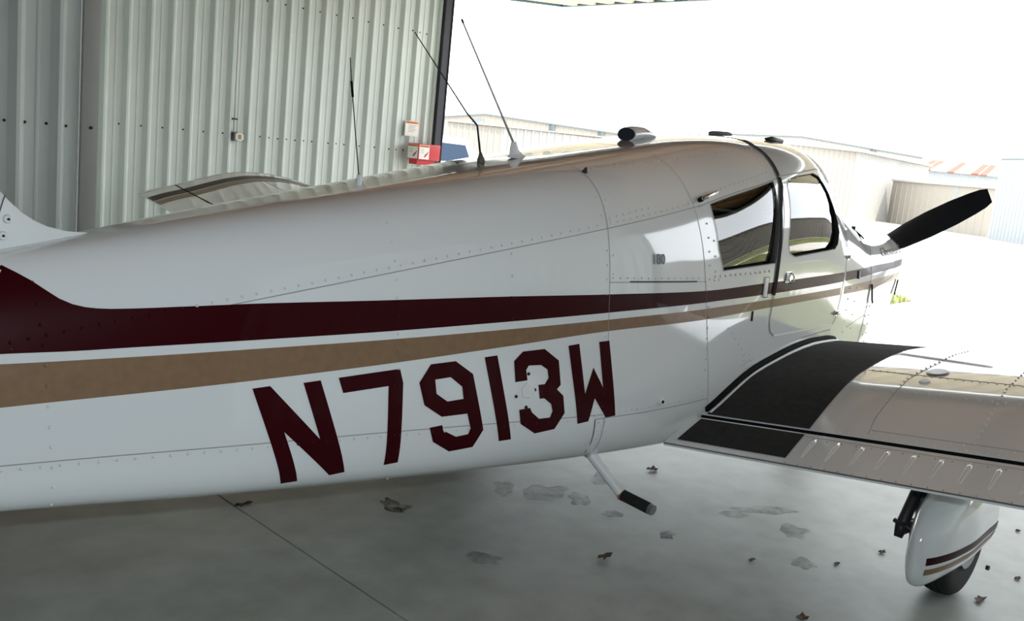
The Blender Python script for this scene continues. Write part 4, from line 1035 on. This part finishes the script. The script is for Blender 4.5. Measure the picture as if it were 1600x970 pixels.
# ------------------------------------------------------------------ things on the walls and floor
t=thing('outlet_box','white weatherproof electrical outlet box with conduit on the left wall','electrical box',(1.615,YW-.03,1.41))
o=MB().box((1.568,YW-.075,1.405),(1.664,YW-.002,1.495)).build('box_body',ALU,t); bevel(o,.008)
o=MB().box((1.572,YW-.082,1.409),(1.660,YW-.074,1.491)).build('cover_plate',PAPER,t); bevel(o,.003)
MB().box((1.603,YW-.087,1.428),(1.632,YW-.081,1.472)).build('receptacle',mat('receptacle_tan',srgb(176,152,92),.5),t)
for dx in (1.578,1.654):
    for z in (1.416,1.484): MB().tube([(dx,YW-.081,z),(dx,YW-.086,z)],.006,8).build('cover_screw',STEEL,t)
MB().tube([(1.574,YW-.04,1.49),(1.574,YW-.04,HZ)],.011,10).build('conduit',WHITEM,t,smooth=True)
MB().box((1.55,YW-.054,1.612),(1.60,YW-.004,1.626)).build('conduit_strap',STEEL,t)
def flat_text(s,size,O,U,V,N,m,parent,name='lettering'):
    vs,fs=text_geo(s,size); O,U,V,N=Vector(O),Vector(U),Vector(V),Vector(N)
    return mk(name,[O+U*v.x+V*v.y+N*.0008 for v in vs],fs,m,parent)
def placard(t,O,U,V,N,w_,h_,big):
    O,U,V,N=Vector(O),Vector(U),Vector(V),Vector(N)
    def rect(a,b,c,d,off,m,name):
        P=[O+U*a+V*c+N*off,O+U*b+V*c+N*off,O+U*b+V*d+N*off,O+U*a+V*d+N*off]
        f=(0,1,2,3) if (P[1]-P[0]).cross(P[2]-P[0]).dot(N)>0 else (3,2,1,0)
        return mk(name,P,[f],m,t)
    rect(.004,w_-.004,h_*.84,h_-.004,.0012,ORANGE,'header_band')
    flat_text('WARNING',h_*.10,O+U*(w_*.30)+V*(h_*.875)+N*.0012,U,V,N,INK,t)
    tri=[O+U*w_*.10+V*h_*.86+N*.002,O+U*w_*.24+V*h_*.86+N*.002,O+U*w_*.17+V*h_*.955+N*.002]; mk('warning_triangle',tri,[(0,1,2) if (tri[1]-tri[0]).cross(tri[2]-tri[0]).dot(N)>0 else (2,1,0)],INK,t)
    for k in range(6 if big else 4):
        z=h_*(.72-.085*k) if big else h_*(.70-.09*k); rect(w_*(.22 if big else .12),w_*(.88-.1*(k%3)) if big else w_*.5,z,z+h_*.022,.0012,GREYINK,'print_line')
    if not big:
        P=[O+U*(w_*a)+V*(h_*c)+N*.0014 for a,c in ((.52,.18),(.58,.12),(.70,.20),(.90,.46),(.93,.56),(.86,.52),(.74,.42),(.60,.34))]; n=len(P)
        mk('hand_symbol',P,[tuple(range(n)) if (P[1]-P[0]).cross(P[2]-P[0]).dot(N)>0 else tuple(range(n))[::-1]],RED,t)
t=thing('warning_sign','white warning sign with orange header on the left wall above the red box','sign',(3.775,YW-.03,1.64))
o=MB().box((3.682,YW-.052,1.638),(3.870,YW-.042,1.806)).build('sign_board',PAPER,t); placard(t,(3.682,YW-.0522,1.638),(1,0,0),(0,0,1),(0,-1,0),.188,.168,True)
t=thing('door_operator_box','red steel operator box with white warning stickers mounted by the door post','control box',(3.85,5.75,1.39))
o=MB().box((3.70,5.70,1.385),(4.02,5.90,1.565)).build('housing',RED,t); bevel(o,.008)
MB().box((3.72,5.74,1.33),(3.98,5.88,1.386)).build('mount',RED,t); MB().box((3.78,5.88,1.40),(4.08,5.965,1.55)).build('bracket',NAVY,t)
# stickers: one on the rear end face, one on the face towards the room
def sticker(O,U,V,N,w_,h_):
    O_=Vector(O);U_=Vector(U);V_=Vector(V);N_=Vector(N)
    P=[O_+N_*.0006,O_+U_*w_+N_*.0006,O_+U_*w_+V_*h_+N_*.0006,O_+V_*h_+N_*.0006]
    mk('sticker',P,[(0,1,2,3) if (P[1]-P[0]).cross(P[2]-P[0]).dot(N_)>0 else (3,2,1,0)],PAPER,t); placard(t,O_+N_*.0006,U,V,N,w_,h_,False)
sticker((3.70,5.89,1.395),(0,-1,0),(0,0,1),(-1,0,0),.18,.16); sticker((3.712,5.70,1.395),(1,0,0),(0,0,1),(0,-1,0),.145,.158)
# stains in the slab, leaves and grit on it
STAIN=[mat('oil_stain',srgb(52,51,48),.5),mat('water_stain',srgb(106,105,99),.52),mat('faint_stain',srgb(126,123,115),.52)]
for m_ in STAIN:
    nt=m_.node_tree; b_=nt.nodes['Principled BSDF']; tc=nt.nodes.new('ShaderNodeTexCoord'); n_=nt.nodes.new('ShaderNodeTexNoise'); n_.inputs['Scale'].default_value=10; n_.inputs['Detail'].default_value=6; n_.inputs['Roughness'].default_value=.7
    nt.links.new(tc.outputs['Object'],n_.inputs['Vector']); mr=nt.nodes.new('ShaderNodeMapRange'); mr.inputs['From Min'].default_value=.42; mr.inputs['From Max'].default_value=.60; mr.inputs['To Min'].default_value=.12; mr.inputs['To Max'].default_value=.9 if m_.name=='oil_stain' else .55
    nt.links.new(n_.outputs['Fac'],mr.inputs[0]); nt.links.new(mr.outputs[0],b_.inputs['Alpha'])
def blob(x,y,rx,ry,rot,seed,m,name='stain',jag=.2):
    r_=random.Random(seed); n=40; ph=[r_.uniform(0,6.28) for _ in range(5)]; am=[r_.uniform(.1,jag) for _ in range(5)]; P=[]
    for k in range(n):
        t=2*math.pi*k/n; q=1+sum(a*math.sin((i+2)*t+p) for i,(a,p) in enumerate(zip(am,ph)))*.6+r_.uniform(-.04,.04)
        X,Y=rx*q*math.cos(t),ry*q*math.sin(t); P.append((x+X*math.cos(rot)-Y*math.sin(rot),y+X*math.sin(rot)+Y*math.cos(rot),.0008))
    return mk(name,[(x,y,.0008)]+P,[(0,1+k,1+(k+1)%n) for k in range(n)],m,floor)
for i,(x,y,rx,ry,rot,m) in enumerate(((-.618,.342,.085,.04,1.3,0),(-.59,.30,.05,.03,.4,0),(-.636,-.27,.05,.075,.5,1),(.227,-.525,.05,.035,.3,0),(.199,-.036,.08,.05,.8,1),(.11,.109,.12,.10,.2,2),(.197,-.241,.05,.04,0,2),(.914,-.603,.15,.055,-.6,1),(.72,-.55,.08,.04,-.5,1),(.794,-.824,.09,.06,.3,1),(-.02,.25,.10,.05,.7,2),(.5,.10,.09,.04,.6,2),(.498,-1.033,.06,.05,0,2))):
    blob(x,y,rx,ry,rot,i+11,STAIN[m])
LEAF=mat('dry_leaf',srgb(72,58,40),.85)
spots=[((.879,.045),.045,'dry curled brown leaf on the floor just beyond the boarding step'),((-.205,-.531),.03,'small brown leaf crumb on the floor below the boarding step'),((1.202,-1.656),.022,'dark leaf scrap on the floor right of the wheel'),((.819,-1.633),.03,'brown leaf scrap in front of the tyre at the lower right'),((1.848,-1.455),.02,'tiny leaf scrap on the floor at the right edge'),((.327,-.89),.015,'tiny dark grit on the floor left of the wheel fairing'),((.025,-1.286),.035,'brown leaf scrap at the bottom edge of the picture'),((-1.161,.654),.03,'leaf scrap lying on the floor joint under the fuselage'),((.93,-1.18),.025,'thin brown twig scrap left of the wheel fairing tail'),((.62,-1.12),.016,'small brown grain on the floor left of the wheel')]
for i,((x,y),r,lab) in enumerate(spots):
    r_=random.Random(i+50); b=MB(); n=9; top=[]
    pts=[(x+r*(1+.4*math.sin(3*t+i))*math.cos(t)*(1.2 if i%2 else .7),y+r*(.7+.3*math.cos(2*t))*math.sin(t),.003+r*.35*abs(math.sin(2*t+i))) for t in [2*math.pi*k/n for k in range(n)]]
    c0=(x,y,.004+r*.1)
    vs=[c0]+pts+[(c0[0],c0[1],c0[2]-.003)]+[(a,b_,max(.0005,c-.003)) for a,b_,c in pts]
    fs=[(0,1+k,1+(k+1)%n) for k in range(n)]+[(n+1,n+2+(k+1)%n,n+2+k) for k in range(n)]+[(1+k,n+2+k,n+2+(k+1)%n,1+(k+1)%n) for k in range(n)]
    tag(mk('leaf_scrap',vs,fs,LEAF),lab,'leaf','leaf scraps on the floor')
for o in bpy.data.objects:
    if '_b' in o.keys(): del o['_b']
